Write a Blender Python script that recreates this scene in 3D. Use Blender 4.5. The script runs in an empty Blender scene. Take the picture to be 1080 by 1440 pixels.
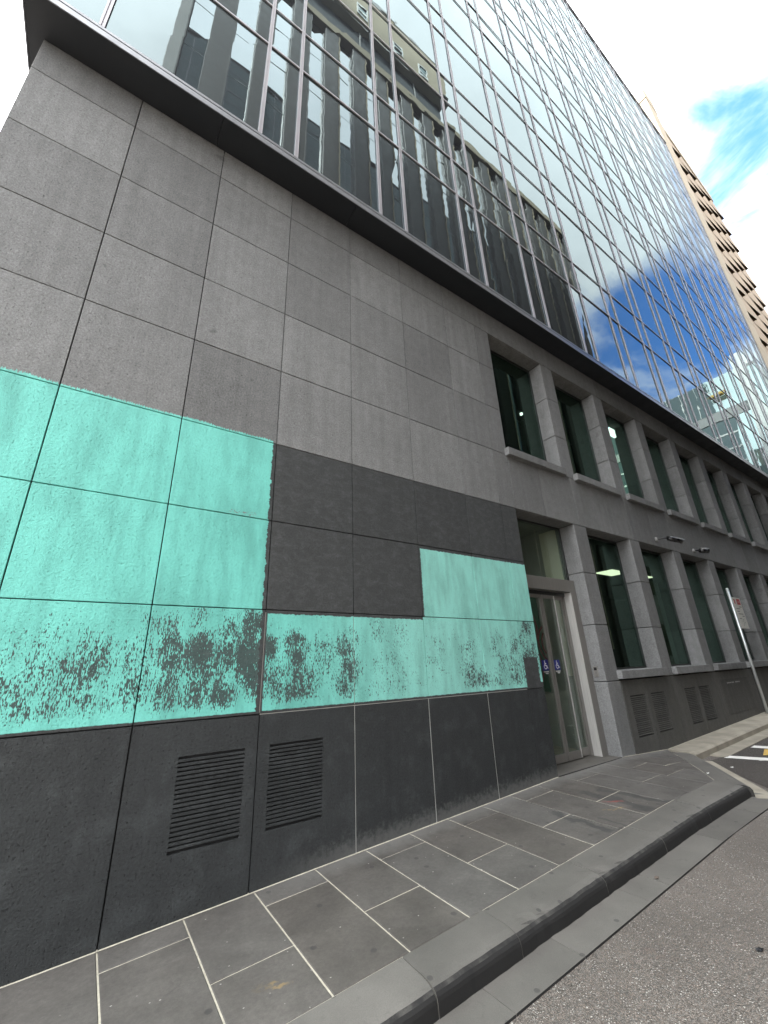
import bpy, math, random
from mathutils import Vector, Matrix
random.seed(7)
scene = bpy.context.scene
COL = scene.collection

# ------------------------------------------------------------------ camera
FPX = 579.51
CAM = Vector((0.0, -3.678, 1.536))
RIGHT = Vector((0.82600025, -0.5624811, -0.03658694))
FWD = Vector((0.537088, 0.76569004, 0.35391417))
UP = RIGHT.cross(FWD)
cd = bpy.data.cameras.new("camera")
cam = bpy.data.objects.new("camera", cd)
COL.objects.link(cam)
cam.matrix_world = Matrix((
    (RIGHT.x, UP.x, -FWD.x, CAM.x),
    (RIGHT.y, UP.y, -FWD.y, CAM.y),
    (RIGHT.z, UP.z, -FWD.z, CAM.z),
    (0, 0, 0, 1)))
cd.sensor_fit = 'HORIZONTAL'
cd.sensor_width = 36.0
cd.lens = FPX / 1080 * 36.0
cd.clip_start = 0.05
cd.clip_end = 3000
scene.camera = cam

# ------------------------------------------------------------------ world, sun, exposure
SUN_EL, SUN_AZ = math.radians(52), math.radians(-46)      # azimuth from +Y towards +X
SUN_DIR = Vector((math.sin(SUN_AZ) * math.cos(SUN_EL), math.cos(SUN_AZ) * math.cos(SUN_EL), math.sin(SUN_EL)))
world = bpy.data.worlds.new("World")
scene.world = world
world.use_nodes = True


class T:
    """small helper that writes node trees as expressions"""
    def __init__(self, tree):
        self.t = tree
        self.n = tree.nodes
        self.l = tree.links

    def put(self, sock, v):
        if isinstance(v, bpy.types.NodeSocket):
            self.l.new(v, sock)
        elif v is not None:
            sock.default_value = v

    def m(self, op, a, b=None, c=None, clamp=False):
        n = self.n.new('ShaderNodeMath')
        n.operation = op
        n.use_clamp = clamp
        for i, v in enumerate((a, b, c)):
            if v is not None:
                self.put(n.inputs[i], v)
        return n.outputs[0]

    def v(self, op, a, b=None, s=None):
        n = self.n.new('ShaderNodeVectorMath')
        n.operation = op
        self.put(n.inputs[0], a)
        if b is not None:
            self.put(n.inputs[1], b)
        if s is not None:
            self.put(n.inputs['Scale'], s)
        return n.outputs['Value'] if op in ('DOT_PRODUCT', 'DISTANCE', 'LENGTH') else n.outputs['Vector']

    def ss(self, x, lo, hi, a=0.0, b=1.0, kind='SMOOTHSTEP'):
        n = self.n.new('ShaderNodeMapRange')
        n.interpolation_type = kind
        self.put(n.inputs[0], x)
        for i, q in enumerate((lo, hi, a, b)):
            self.put(n.inputs[i + 1], q)
        return n.outputs[0]

    def noise(self, vec, scale, detail=2.0, rough=0.5, dist=0.0):
        n = self.n.new('ShaderNodeTexNoise')
        self.put(n.inputs['Vector'], vec)
        self.put(n.inputs['Scale'], scale)
        n.inputs['Detail'].default_value = detail
        n.inputs['Roughness'].default_value = rough
        n.inputs['Distortion'].default_value = dist
        return n.outputs[0]

    def voro(self, vec, scale, feature='F1', rnd=1.0, dim='3D'):
        n = self.n.new('ShaderNodeTexVoronoi')
        n.voronoi_dimensions = dim
        n.feature = feature
        self.put(n.inputs['Vector'], vec)
        n.inputs['Scale'].default_value = scale
        n.inputs['Randomness'].default_value = rnd
        return n

    def mix(self, f, a, b, blend='MIX'):
        n = self.n.new('ShaderNodeMix')
        n.data_type = 'RGBA'
        n.blend_type = blend
        self.put(n.inputs[0], f)
        for i, q in ((6, a), (7, b)):
            if isinstance(q, (tuple, list)) and len(q) == 3:
                q = (*q, 1)
            self.put(n.inputs[i], q)
        return n.outputs[2]

    def xyz(self, vec):
        n = self.n.new('ShaderNodeSeparateXYZ')
        self.put(n.inputs[0], vec)
        return n.outputs

    def comb(self, x, y, z):
        n = self.n.new('ShaderNodeCombineXYZ')
        for i, q in enumerate((x, y, z)):
            self.put(n.inputs[i], q)
        return n.outputs[0]

    def bump(self, h, strength, dist=0.01, normal=None):
        n = self.n.new('ShaderNodeBump')
        n.inputs['Strength'].default_value = strength
        n.inputs['Distance'].default_value = dist
        self.put(n.inputs['Height'], h)
        if normal is not None:
            self.put(n.inputs['Normal'], normal)
        return n.outputs[0]


def sky_world():
    t = T(world.node_tree)
    t.n.clear()
    out = t.n.new('ShaderNodeOutputWorld')
    bg = t.n.new('ShaderNodeBackground')
    sky = t.n.new('ShaderNodeTexSky')
    sky.sky_type = 'NISHITA'
    sky.sun_disc = False
    sky.sun_elevation = SUN_EL
    sky.sun_rotation = SUN_AZ
    sky.air_density = 1.0
    sky.dust_density = 0.6
    sky.ozone_density = 2.0
    tc = t.n.new('ShaderNodeTexCoord')
    d = tc.outputs['Generated']
    s = t.xyz(d)
    zz = t.m('ADD', t.m('MAXIMUM', s[2], 0.0), 0.22)
    p = t.comb(t.m('DIVIDE', s[0], zz), t.m('DIVIDE', s[1], zz), 0.0)
    n1 = t.noise(t.v('ADD', p, (3.1, 1.7, 0.0)), 2.6, 7, 0.60, 0.5)
    n2 = t.noise(t.v('ADD', p, (9.4, 5.2, 2.0)), 1.8, 5, 0.55)
    # broken cloud: the gap that the photograph shows (straight and in the glass) lies up the street
    g = t.v('DOT_PRODUCT', d, tuple(Vector((0.80, -0.27, 0.535)).normalized()))
    gap = t.ss(g, 0.962, 0.996)
    g2 = t.v('DOT_PRODUCT', d, tuple(Vector((0.695, 0.030, 0.718)).normalized()))
    gap2 = t.ss(g2, 0.9865, 0.9995)
    cov = t.m('ADD', t.m('SUBTRACT', n1, t.m('MULTIPLY', gap, 0.36)), 0.25)
    cov = t.m('SUBTRACT', cov, t.m('MULTIPLY', gap2, 0.265))
    g3 = t.v('DOT_PRODUCT', d, tuple(Vector((0.615, -0.045, 0.785)).normalized()))
    cov = t.m('SUBTRACT', cov, t.m('MULTIPLY', t.ss(g3, 0.988, 1.0), 0.06))
    f = t.ss(cov, 0.36, 0.66)
    bright = t.ss(n2, 0.32, 0.68, 6.0, 11.0, 'LINEAR')
    near = t.m('MAXIMUM', t.v('DOT_PRODUCT', d, tuple(SUN_DIR)), 0.0)
    bright = t.m('MULTIPLY', bright, t.m('ADD', 1.0, t.m('MULTIPLY', t.m('POWER', near, 2.6), 2.8)))
    cl = t.v('SCALE', (0.975, 0.988, 1.0), s=bright)
    blue = t.mix(1.0, sky.outputs[0], (0.56, 0.92, 1.28), 'MULTIPLY')
    blue = t.v('SCALE', blue, s=1.45)
    c = t.mix(f, blue, cl)
    t.l.new(c, bg.inputs[0])
    bg.inputs[1].default_value = 0.1
    t.l.new(bg.outputs[0], out.inputs[0])


sky_world()
sl = bpy.data.lights.new("sun", 'SUN')
sl.energy = 3.5
sl.angle = math.radians(3.0)
sl.color = (1.0, 0.955, 0.88)
sun = bpy.data.objects.new("sun", sl)
COL.objects.link(sun)
sun.rotation_euler = SUN_DIR.to_track_quat('Z', 'Y').to_euler()
sun.location = (-10, 10, 60)
vs = scene.view_settings
vs.view_transform = 'Standard'
vs.look = 'None'
vs.gamma = 1.0
vs.use_curve_mapping = False
vs.exposure = 2.06
scene.cycles.use_denoising = True
scene.cycles.use_adaptive_sampling = True
scene.cycles.adaptive_threshold = 0.02
scene.cycles.max_bounces = 6
scene.cycles.glossy_bounces = 4
scene.cycles.transparent_max_bounces = 12
scene.cycles.sample_clamp_indirect = 8.0
scene.cycles.caustics_reflective = False

# ------------------------------------------------------------------ mesh helpers
WL = {}          # world location of every object (no rotations on parents)


def link(o, loc, parent=None):
    COL.objects.link(o)
    loc = Vector(loc)
    WL[o.name] = loc
    if parent is not None:
        o.parent = parent
        o.location = loc - WL[parent.name]
    else:
        o.location = loc
    return o


def empty(name, loc, label=None, cat=None, group=None, kind=None):
    o = bpy.data.objects.new(name, None)
    o.empty_display_size = 0.2
    link(o, loc)
    return tag(o, label, cat, group, kind)


def tag(o, label=None, cat=None, group=None, kind=None):
    if label: o['label'] = label
    if cat: o['category'] = cat
    if group: o['group'] = group
    if kind: o['kind'] = kind
    return o


def mesh(name, verts, faces, mat, parent=None, loc=None, smooth=False):
    """verts in world coordinates"""
    if loc is None:
        n = len(verts)
        loc = Vector((sum(v[0] for v in verts) / n, sum(v[1] for v in verts) / n, sum(v[2] for v in verts) / n))
    loc = Vector(loc)
    me = bpy.data.meshes.new(name)
    me.from_pydata([tuple(Vector(v) - loc) for v in verts], [], faces)
    me.materials.append(mat)
    if smooth:
        me.polygons.foreach_set('use_smooth', [True] * len(me.polygons))
    me.update()
    return link(bpy.data.objects.new(name, me), loc, parent)


_cache = {}


def cbox_data(dx, dy, dz, b):
    hx, hy, hz = dx / 2, dy / 2, dz / 2
    b = min(b, hx * .45, hy * .45, hz * .45)
    V, idx = [], {}
    for sx in (-1, 1):
        for sy in (-1, 1):
            for sz in (-1, 1):
                for ax in range(3):
                    p = [sx * (hx - b), sy * (hy - b), sz * (hz - b)]
                    p[ax] = (sx * hx, sy * hy, sz * hz)[ax]
                    idx[(sx, sy, sz, ax)] = len(V)
                    V.append(tuple(p))
    F = []

    def add(f, nrm):
        a, c, d = (Vector(V[f[0]]), Vector(V[f[1]]), Vector(V[f[2]]))
        if (c - a).cross(d - a).dot(nrm) < 0:
            f = f[::-1]
        F.append(f)
    for ax in range(3):
        o1, o2 = [(1, 2), (0, 2), (0, 1)][ax]
        for s in (-1, 1):
            q = []
            for s1, s2 in ((-1, -1), (1, -1), (1, 1), (-1, 1)):
                k = [0, 0, 0]; k[ax] = s; k[o1] = s1; k[o2] = s2
                q.append(idx[(*k, ax)])
            nr = [0, 0, 0]; nr[ax] = s
            add(q, Vector(nr))
    for ax in range(3):          # edges parallel to ax
        o1, o2 = [(1, 2), (0, 2), (0, 1)][ax]
        for s1 in (-1, 1):
            for s2 in (-1, 1):
                k0 = [0, 0, 0]; k1 = [0, 0, 0]
                k0[ax], k1[ax] = -1, 1
                for k in (k0, k1):
                    k[o1] = s1; k[o2] = s2
                nr = [0, 0, 0]; nr[o1] = s1; nr[o2] = s2
                add([idx[(*k0, o1)], idx[(*k1, o1)], idx[(*k1, o2)], idx[(*k0, o2)]], Vector(nr))
    for sx in (-1, 1):
        for sy in (-1, 1):
            for sz in (-1, 1):
                add([idx[(sx, sy, sz, a)] for a in range(3)], Vector((sx, sy, sz)))
    return V, F


def box(name, x0, x1, y0, y1, z0, z1, mat, parent=None, bev=0.004):
    key = (round(x1 - x0, 4), round(y1 - y0, 4), round(z1 - z0, 4), round(bev, 4), mat.name)
    me = _cache.get(key)
    if me is None:
        me = bpy.data.meshes.new(name)
        if bev > 0:
            V, F = cbox_data(*key[:3], bev)
        else:
            hx, hy, hz = (k / 2 for k in key[:3])
            V = [(sx * hx, sy * hy, sz * hz) for sx in (-1, 1) for sy in (-1, 1) for sz in (-1, 1)]
            F = [(0, 1, 3, 2), (4, 6, 7, 5), (0, 4, 5, 1), (2, 3, 7, 6), (0, 2, 6, 4), (1, 5, 7, 3)]
        me.from_pydata(V, [], F)
        me.materials.append(mat)
        me.update()
        _cache[key] = me
    return link(bpy.data.objects.new(name, me), ((x0 + x1) / 2, (y0 + y1) / 2, (z0 + z1) / 2), parent)


class MB:
    """collects plain boxes / tubes into one mesh"""
    def __init__(self):
        self.V, self.F = [], []

    def box(self, x0, x1, y0, y1, z0, z1):
        b = len(self.V)
        self.V += [(x, y, z) for x in (x0, x1) for y in (y0, y1) for z in (z0, z1)]
        self.F += [tuple(b + i for i in f) for f in ((0, 1, 3, 2), (4, 6, 7, 5), (0, 4, 5, 1), (2, 3, 7, 6), (0, 2, 6, 4), (1, 5, 7, 3))]
        return self

    def tube(self, p0, p1, r0, r1=None, seg=14, caps=True):
        r1 = r0 if r1 is None else r1
        p0, p1 = Vector(p0), Vector(p1)
        d = (p1 - p0).normalized()
        a = d.orthogonal().normalized()
        c = d.cross(a)
        b = len(self.V)
        for p, r in ((p0, r0), (p1, r1)):
            for i in range(seg):
                w = 2 * math.pi * i / seg
                self.V.append(tuple(p + r * (math.cos(w) * a + math.sin(w) * c)))
        for i in range(seg):
            j = (i + 1) % seg
            self.F.append((b + i, b + j, b + seg + j, b + seg + i))
        if caps:
            self.F.append(tuple(b + i for i in range(seg))[::-1])
            self.F.append(tuple(b + seg + i for i in range(seg)))
        return self

    def poly(self, pts):
        b = len(self.V)
        self.V += [tuple(p) for p in pts]
        self.F.append(tuple(range(b, b + len(pts))))
        return self

    def build(self, name, mat, parent=None, smooth=False, loc=None):
        return mesh(name, self.V, self.F, mat, parent, loc, smooth)


def lerp_table(tab):
    def f(x):
        if x <= tab[0][0]:
            return tab[0][1]
        for (a, b), (c, d) in zip(tab, tab[1:]):
            if x <= c:
                return b + (d - b) * (x - a) / (c - a)
        return tab[-1][1]
    return f


# ground profiles along the wall (metres): pavement at the wall foot, and road level at the gutter
HP = lerp_table([(-30, -1.0), (0, -0.003), (5.02, 0.209), (6.58, 0.222), (7.94, 0.155), (12.82, 0.30), (34, 0.75), (400, 0.75)])
HR = lerp_table([(-400, -0.9), (-30, -0.9), (0, -0.145), (5.02, 0.062), (6.4, 0.078), (8.0, 0.045), (12.8, 0.185), (34, 0.62), (400, 0.62)])


def PZ(x, y):
    return HP(x) + 0.02 * min(y, 0.0)


# ------------------------------------------------------------------ materials
def new_mat(name):
    m = bpy.data.materials.new(name)
    m.use_nodes = True
    m.node_tree.nodes.clear()
    t = T(m.node_tree)
    out = t.n.new('ShaderNodeOutputMaterial')
    return m, t, out


def principled(t, out, color, rough=0.8, normal=None, metal=0.0, spec=0.5):
    b = t.n.new('ShaderNodeBsdfPrincipled')
    t.put(b.inputs['Base Color'], (*color, 1) if isinstance(color, tuple) and len(color) == 3 else color)
    t.put(b.inputs['Roughness'], rough)
    t.put(b.inputs['Metallic'], metal)
    t.put(b.inputs['Specular IOR Level'], spec)
    if normal is not None:
        t.put(b.inputs['Normal'], normal)
    t.l.new(b.outputs[0], out.inputs[0])
    return b


def pos(t):
    return t.n.new('ShaderNodeNewGeometry').outputs['Position']


def rnd(t):
    return t.n.new('ShaderNodeObjectInfo').outputs['Random']


def simple(name, color, rough=0.6, metal=0.0, var=0.15, nscale=3.0, bump=0.0, bscale=80, spec=0.5):
    m, t, out = new_mat(name)
    P = pos(t)
    n = t.noise(P, nscale, 4, 0.6)
    k = t.ss(n, 0.25, 0.75, 1 - var, 1 + var, 'LINEAR')
    k = t.m('MULTIPLY', k, t.ss(rnd(t), 0, 1, 1 - var * .35, 1 + var * .35, 'LINEAR'))
    c = t.v('SCALE', color, s=k)
    nm = t.bump(t.noise(P, bscale, 3, 0.6), bump, 0.004) if bump > 0 else None
    r = t.ss(t.noise(P, nscale * 4, 3), 0.3, 0.7, max(rough - .08, 0.02), min(rough + .08, 1), 'LINEAR')
    principled(t, out, c, r, nm, metal, spec)
    return m


STONE = (0.199, 0.202, 0.203)
PAINT_DARK = (0.056, 0.059, 0.060)
BASE_DARK = (0.036, 0.039, 0.0405)


def stone_base(t, P):
    """bush-hammered bluestone cladding: tone per slab, mottling, pits, faint runs"""
    s = t.xyz(P)
    big = t.noise(P, 1.1, 3, 0.5)
    mid = t.noise(P, 9.0, 5, 0.62)
    fine = t.noise(P, 58.0, 4, 0.75)
    runs = t.noise(t.comb(t.m('MULTIPLY', s[0], 9.0), t.m('MULTIPLY', s[1], 9.0), t.m('MULTIPLY', s[2], 0.5)), 1.0, 4, 0.6)
    k = t.m('MULTIPLY', t.ss(big, 0.25, 0.75, 0.90, 1.10, 'LINEAR'), t.ss(mid, 0.25, 0.75, 0.87, 1.13, 'LINEAR'))
    k = t.m('MULTIPLY', k, t.ss(fine, 0.30, 0.70, 0.70, 1.30, 'LINEAR'))
    k = t.m('MULTIPLY', k, t.ss(runs, 0.3, 0.72, 1.07, 0.85, 'LINEAR'))
    k = t.m('MULTIPLY', k, t.ss(rnd(t), 0, 1, 0.86, 1.13, 'LINEAR'))
    blot = t.ss(t.noise(t.v('ADD', P, (7, 3, 5)), 5.0, 3, 0.5, 0.4), 0.68, 0.76, 1.0, 0.72)
    k = t.m('MULTIPLY', k, blot)
    pits = t.ss(t.noise(P, 60.0, 2, 0.5), 0.62, 0.70)
    k = t.m('MULTIPLY', k, t.ss(pits, 0, 1, 1.0, 0.62, 'LINEAR'))
    k = t.m('MULTIPLY', k, t.ss(t.noise(t.v('ADD', P, (4, 4, 4)), 75.0, 2, 0.5), 0.60, 0.70, 1.0, 1.30))
    height = t.m('ADD', t.m('MULTIPLY', t.noise(P, 52.0, 4, 0.75), 1.0), t.m('MULTIPLY', pits, -0.6))
    return k, height, fine, mid


def mat_stone():
    m, t, out = new_mat("bluestone_cladding")
    P = pos(t)
    k, h, fine, mid = stone_base(t, P)
    c = t.v('SCALE', STONE, s=k)
    principled(t, out, c, 0.82, t.bump(h, 1.0, 0.008), 0, 0.35)
    return m


WEAR = [  # x, z, radius, strength : places where the teal paint has rubbed off
    (0.045, 1.608, .13, .85), (0.022, 1.738, .11, .45), (-0.066, 1.589, .16, .55), (-0.288, 1.49, .25, .45),
    (-0.063, 1.37, .20, .55), (0.007, 1.408, .14, .5), (0.306, 1.411, .14, .55), (0.318, 1.624, .12, .5),
    (0.378, 1.929, .10, .45), (0.382, 1.697, .07, .4), (0.545, 1.695, .12, .75), (0.504, 1.906, .10, .5), (0.553, 1.359, .15, .55),
    (0.711, 1.98, .09, .6), (0.738, 1.679, .15, .8), (0.945, 1.887, .11, .6), (0.936, 1.676, .14, .65),
    (1.148, 1.965, .12, .9), (1.148, 1.659, .16, 1.0), (1.191, 1.49, .12, .75), (0.747, 1.382, .12, .65), (0.933, 1.358, .13, .65),
    (1.532, 1.788, .09, .75), (1.562, 1.681, .11, .8), (1.552, 1.518, .10, .7), (1.526, 1.375, .12, .6), (1.394, 1.439, .14, .45),
    (2.075, 1.723, .13, .7), (2.093, 1.545, .13, .7), (2.073, 1.405, .14, .65), (1.846, 1.677, .12, .4), (1.657, 1.44, .16, .5),
    (1.300, 1.743, .07, 1.0), (2.412, 1.948, .12, .5), (2.682, 1.917, .14, .35), (2.571, 1.548, .2, .28), (2.678, 1.459, .2, .3),
    (2.409, 1.276, .14, .35), (3.705, 1.692, .16, .35), (3.721, 1.418, .16, .65), (3.883, 1.334, .16, .6), (3.228, 1.64, .15, .28),
    (4.238, 1.729, .18, .35), (4.585, 1.761, .11, .6), (4.364, 1.538, .2, .4), (4.529, 1.366, .18, .6), (4.177, 1.261, .15, .55),
    (4.865, 2.014, .12, .85), (4.779, 1.817, .16, .55), (4.84, 1.5, .20, .9)]


def mat_painted(name, blobs):
    """the same stone, with the dark over-paint and the teal paint brushed on it, in wall coordinates"""
    m, t, out = new_mat(name)
    P = pos(t)
    k, h, fine, mid = stone_base(t, P)
    s = t.xyz(P)
    x, z = s[0], s[2]
    jag = t.m('SUBTRACT', t.noise(P, 22.0, 3, 0.6), 0.5)
    jagz = t.m('SUBTRACT', t.noise(t.comb(t.m('MULTIPLY', x, 0.25), 0.0, z), 24.0, 3, 0.65), 0.5)
    bristle = t.m('SUBTRACT', t.noise(t.comb(x, 0.0, t.m('MULTIPLY', z, 0.06)), 75.0, 3, 0.7), 0.5)
    wob = t.m('SUBTRACT', t.noise(t.comb(x, 0.0, 0.0), 3.2, 2, 0.5), 0.5)

    def step(v, w=0.0025):
        return t.ss(v, -w, w, 0, 1, 'LINEAR')

    def rect(x0, x1, z0, z1, ax=0.0, ab=0.0, at=0.0, top='jag'):
        l = step(t.m('ADD', t.m('SUBTRACT', x, x0), t.m('MULTIPLY', jag, ax)))
        r = step(t.m('ADD', t.m('SUBTRACT', x1, x), t.m('MULTIPLY', jagz, ax)))
        b = step(t.m('ADD', t.m('SUBTRACT', z, z0), t.m('MULTIPLY', jag, ab)))
        tp = t.m('MULTIPLY', bristle if top == 'bristle' else jag, at)
        if top == 'bristle':
            tp = t.m('ADD', tp, t.m('MULTIPLY', wob, 0.06))
        u = step(t.m('ADD', t.m('SUBTRACT', z1, z), tp))
        return t.m('MULTIPLY', t.m('MULTIPLY', l, r), t.m('MULTIPLY', b, u))

    def union(*a):
        r = a[0]
        for q in a[1:]:
            r = t.m('MAXIMUM', r, q)
        return r
    # --- dark over-paint
    dark = union(rect(-9, 5.2, -2, 2.062), rect(1.185, 5.2, 2.0, 3.746, .02), rect(-9, 1.3, 1.0, 2.1))
    scuff = t.noise(t.comb(t.m('MULTIPLY', x, 0.8), s[1], t.m('MULTIPLY', z, 1.35)), 10.0, 6, 0.75, 0.4)
    kd = t.m('MULTIPLY', t.m('POWER', k, 0.6), t.ss(scuff, 0.42, 0.78, 0.92, 1.5))
    lime = t.ss(t.noise(P, 4.0, 3, 0.6), 0.45, 0.7)
    dcol = t.v('SCALE', PAINT_DARK, s=kd)
    isbase = step(t.m('SUBTRACT', 1.222, z))
    bdark = t.v('SCALE', BASE_DARK, s=t.m('MULTIPLY', t.m('POWER', k, 0.8), t.ss(lime, 0, 1, 0.92, 1.22)))
    dust = t.m('MULTIPLY', t.ss(t.m('ADD', t.m('SUBTRACT', z, t.m('MULTIPLY', x, 0.042)), t.m('MULTIPLY', jag, 0.25)), 0.16, 0.02),
               t.ss(x, 1.2, 2.2))
    bdark = t.mix(t.m('MULTIPLY', dust, 0.5), bdark, (0.17, 0.17, 0.165))
    dcol = t.mix(isbase, dcol, bdark)
    c = t.mix(dark, t.v('SCALE', STONE, s=k), dcol)
    # --- teal
    teal = union(
        rect(-9, 1.218, 1.243, 3.772, .060, .012, .11, 'bristle'),
        rect(1.272, 4.700, 1.243, 2.028, .01, .018, .035),
        rect(3.062, 4.700, 1.5, 2.064),
        rect(3.085, 5.2, 2.03, 2.862, .03, 0, .03),
        rect(4.69, 5.2, 1.60, 2.05, .0, .10, .0),
        rect(4.985, 5.2, 1.29, 1.75, .05, .03, .0))
    ps = t.comb(x, 0.0, t.m('MULTIPLY', z, 0.72))
    W = 0.0
    for bx, bz, r, a in blobs:
        d = t.v('DISTANCE', ps, (bx, 0.0, bz * 0.72))
        g = t.ss(d, 0.0, r * 1.7, a, 0.0)
        W = g if isinstance(W, float) else t.m('MAXIMUM', W, g)
    if blobs:
        zone = t.m('MULTIPLY', t.ss(z, 1.26, 1.36), t.ss(z, 2.05, 1.80))
        zone = t.m('MULTIPLY', zone, t.ss(x, 2.3, 1.6, 0.10, 0.24))
        W = t.m('MULTIPLY', t.m('ADD', t.m('MULTIPLY', W, t.ss(x, 0.25, 0.5, 0.66, 0.94)), zone), t.ss(z, 1.25, 1.31, 0.25, 1.0))
        stretch = t.comb(x, 0.0, t.m('MULTIPLY', z, 0.30))
        sp = t.m('ADD', t.m('MULTIPLY', t.noise(stretch, 120.0, 2, 0.55), 0.46), t.m('MULTIPLY', t.noise(stretch, 30.0, 3, 0.65), 0.36))
        sp = t.m('ADD', sp, t.m('MULTIPLY', t.noise(t.comb(x, 5.0, t.m('MULTIPLY', z, 0.7)), 7.0, 3, 0.6), 0.26))
        sp = t.m('ADD', t.m('MULTIPLY', t.m('SUBTRACT', sp, 0.54), 1.55), 0.5)
        off = t.ss(t.m('ADD', sp, t.m('MULTIPLY', W, 0.36)), 0.69, 0.745)
    else:
        # a chipped scar along one bed joint
        lx = t.m('MULTIPLY', t.ss(x, 0.80, 0.88), t.ss(x, 1.16, 1.08))
        lz = t.m('MULTIPLY', t.ss(z, 2.895, 2.925), t.ss(z, 2.975, 2.945))
        off = t.ss(t.m('ADD', t.noise(t.comb(x, 0.0, t.m('MULTIPLY', z, 2.0)), 38.0, 4, 0.7), t.m('MULTIPLY', t.m('MULTIPLY', lx, lz), 0.17)), 0.71, 0.73)
    teal = t.m('MULTIPLY', teal, t.m('SUBTRACT', 1.0, t.m('MULTIPLY', off, 0.93)))
    thin = t.noise(t.comb(t.m('MULTIPLY', x, 4.2), 0.0, t.m('MULTIPLY', z, 1.0)), 1.3, 5, 0.65)
    tv = t.m('MULTIPLY', t.ss(thin, 0.36, 0.70, 1.06, 0.76), t.ss(fine, 0.25, 0.75, 0.90, 1.08, 'LINEAR'))
    dirt = t.m('MULTIPLY', t.ss(t.noise(P, 2.6, 5, 0.7), 0.52, 0.72), t.ss(t.noise(P, 120, 2, 0.6), 0.42, 0.62))
    tcol = t.v('SCALE', t.mix(t.ss(x, 1.2, 3.3), (0.180, 0.605, 0.530), (0.285, 0.665, 0.590)), s=tv)
    tcol = t.mix(t.m('MULTIPLY', dirt, 0.6), tcol, (0.09, 0.30, 0.26))
    c = t.mix(teal, c, tcol)
    rough = t.ss(teal, 0, 1, 0.80, 0.62, 'LINEAR')
    principled(t, out, c, rough, t.bump(h, 1.0, 0.008), 0, 0.3)
    return m


def mat_base_far():
    m, t, out = new_mat("dark_painted_base")
    P = pos(t)
    k, h, fine, mid = stone_base(t, P)
    c = t.v('SCALE', (0.105, 0.104, 0.098), s=k)
    z = t.xyz(P)[2]
    sc = t.ss(t.noise(P, 3.0, 5, 0.65, 0.6), 0.5, 0.75)
    c = t.mix(t.m('MULTIPLY', sc, 0.35), c, (0.12, 0.115, 0.095))
    principled(t, out, c, 0.75, t.bump(h, 0.3, 0.004), 0, 0.35)
    return m


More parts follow.
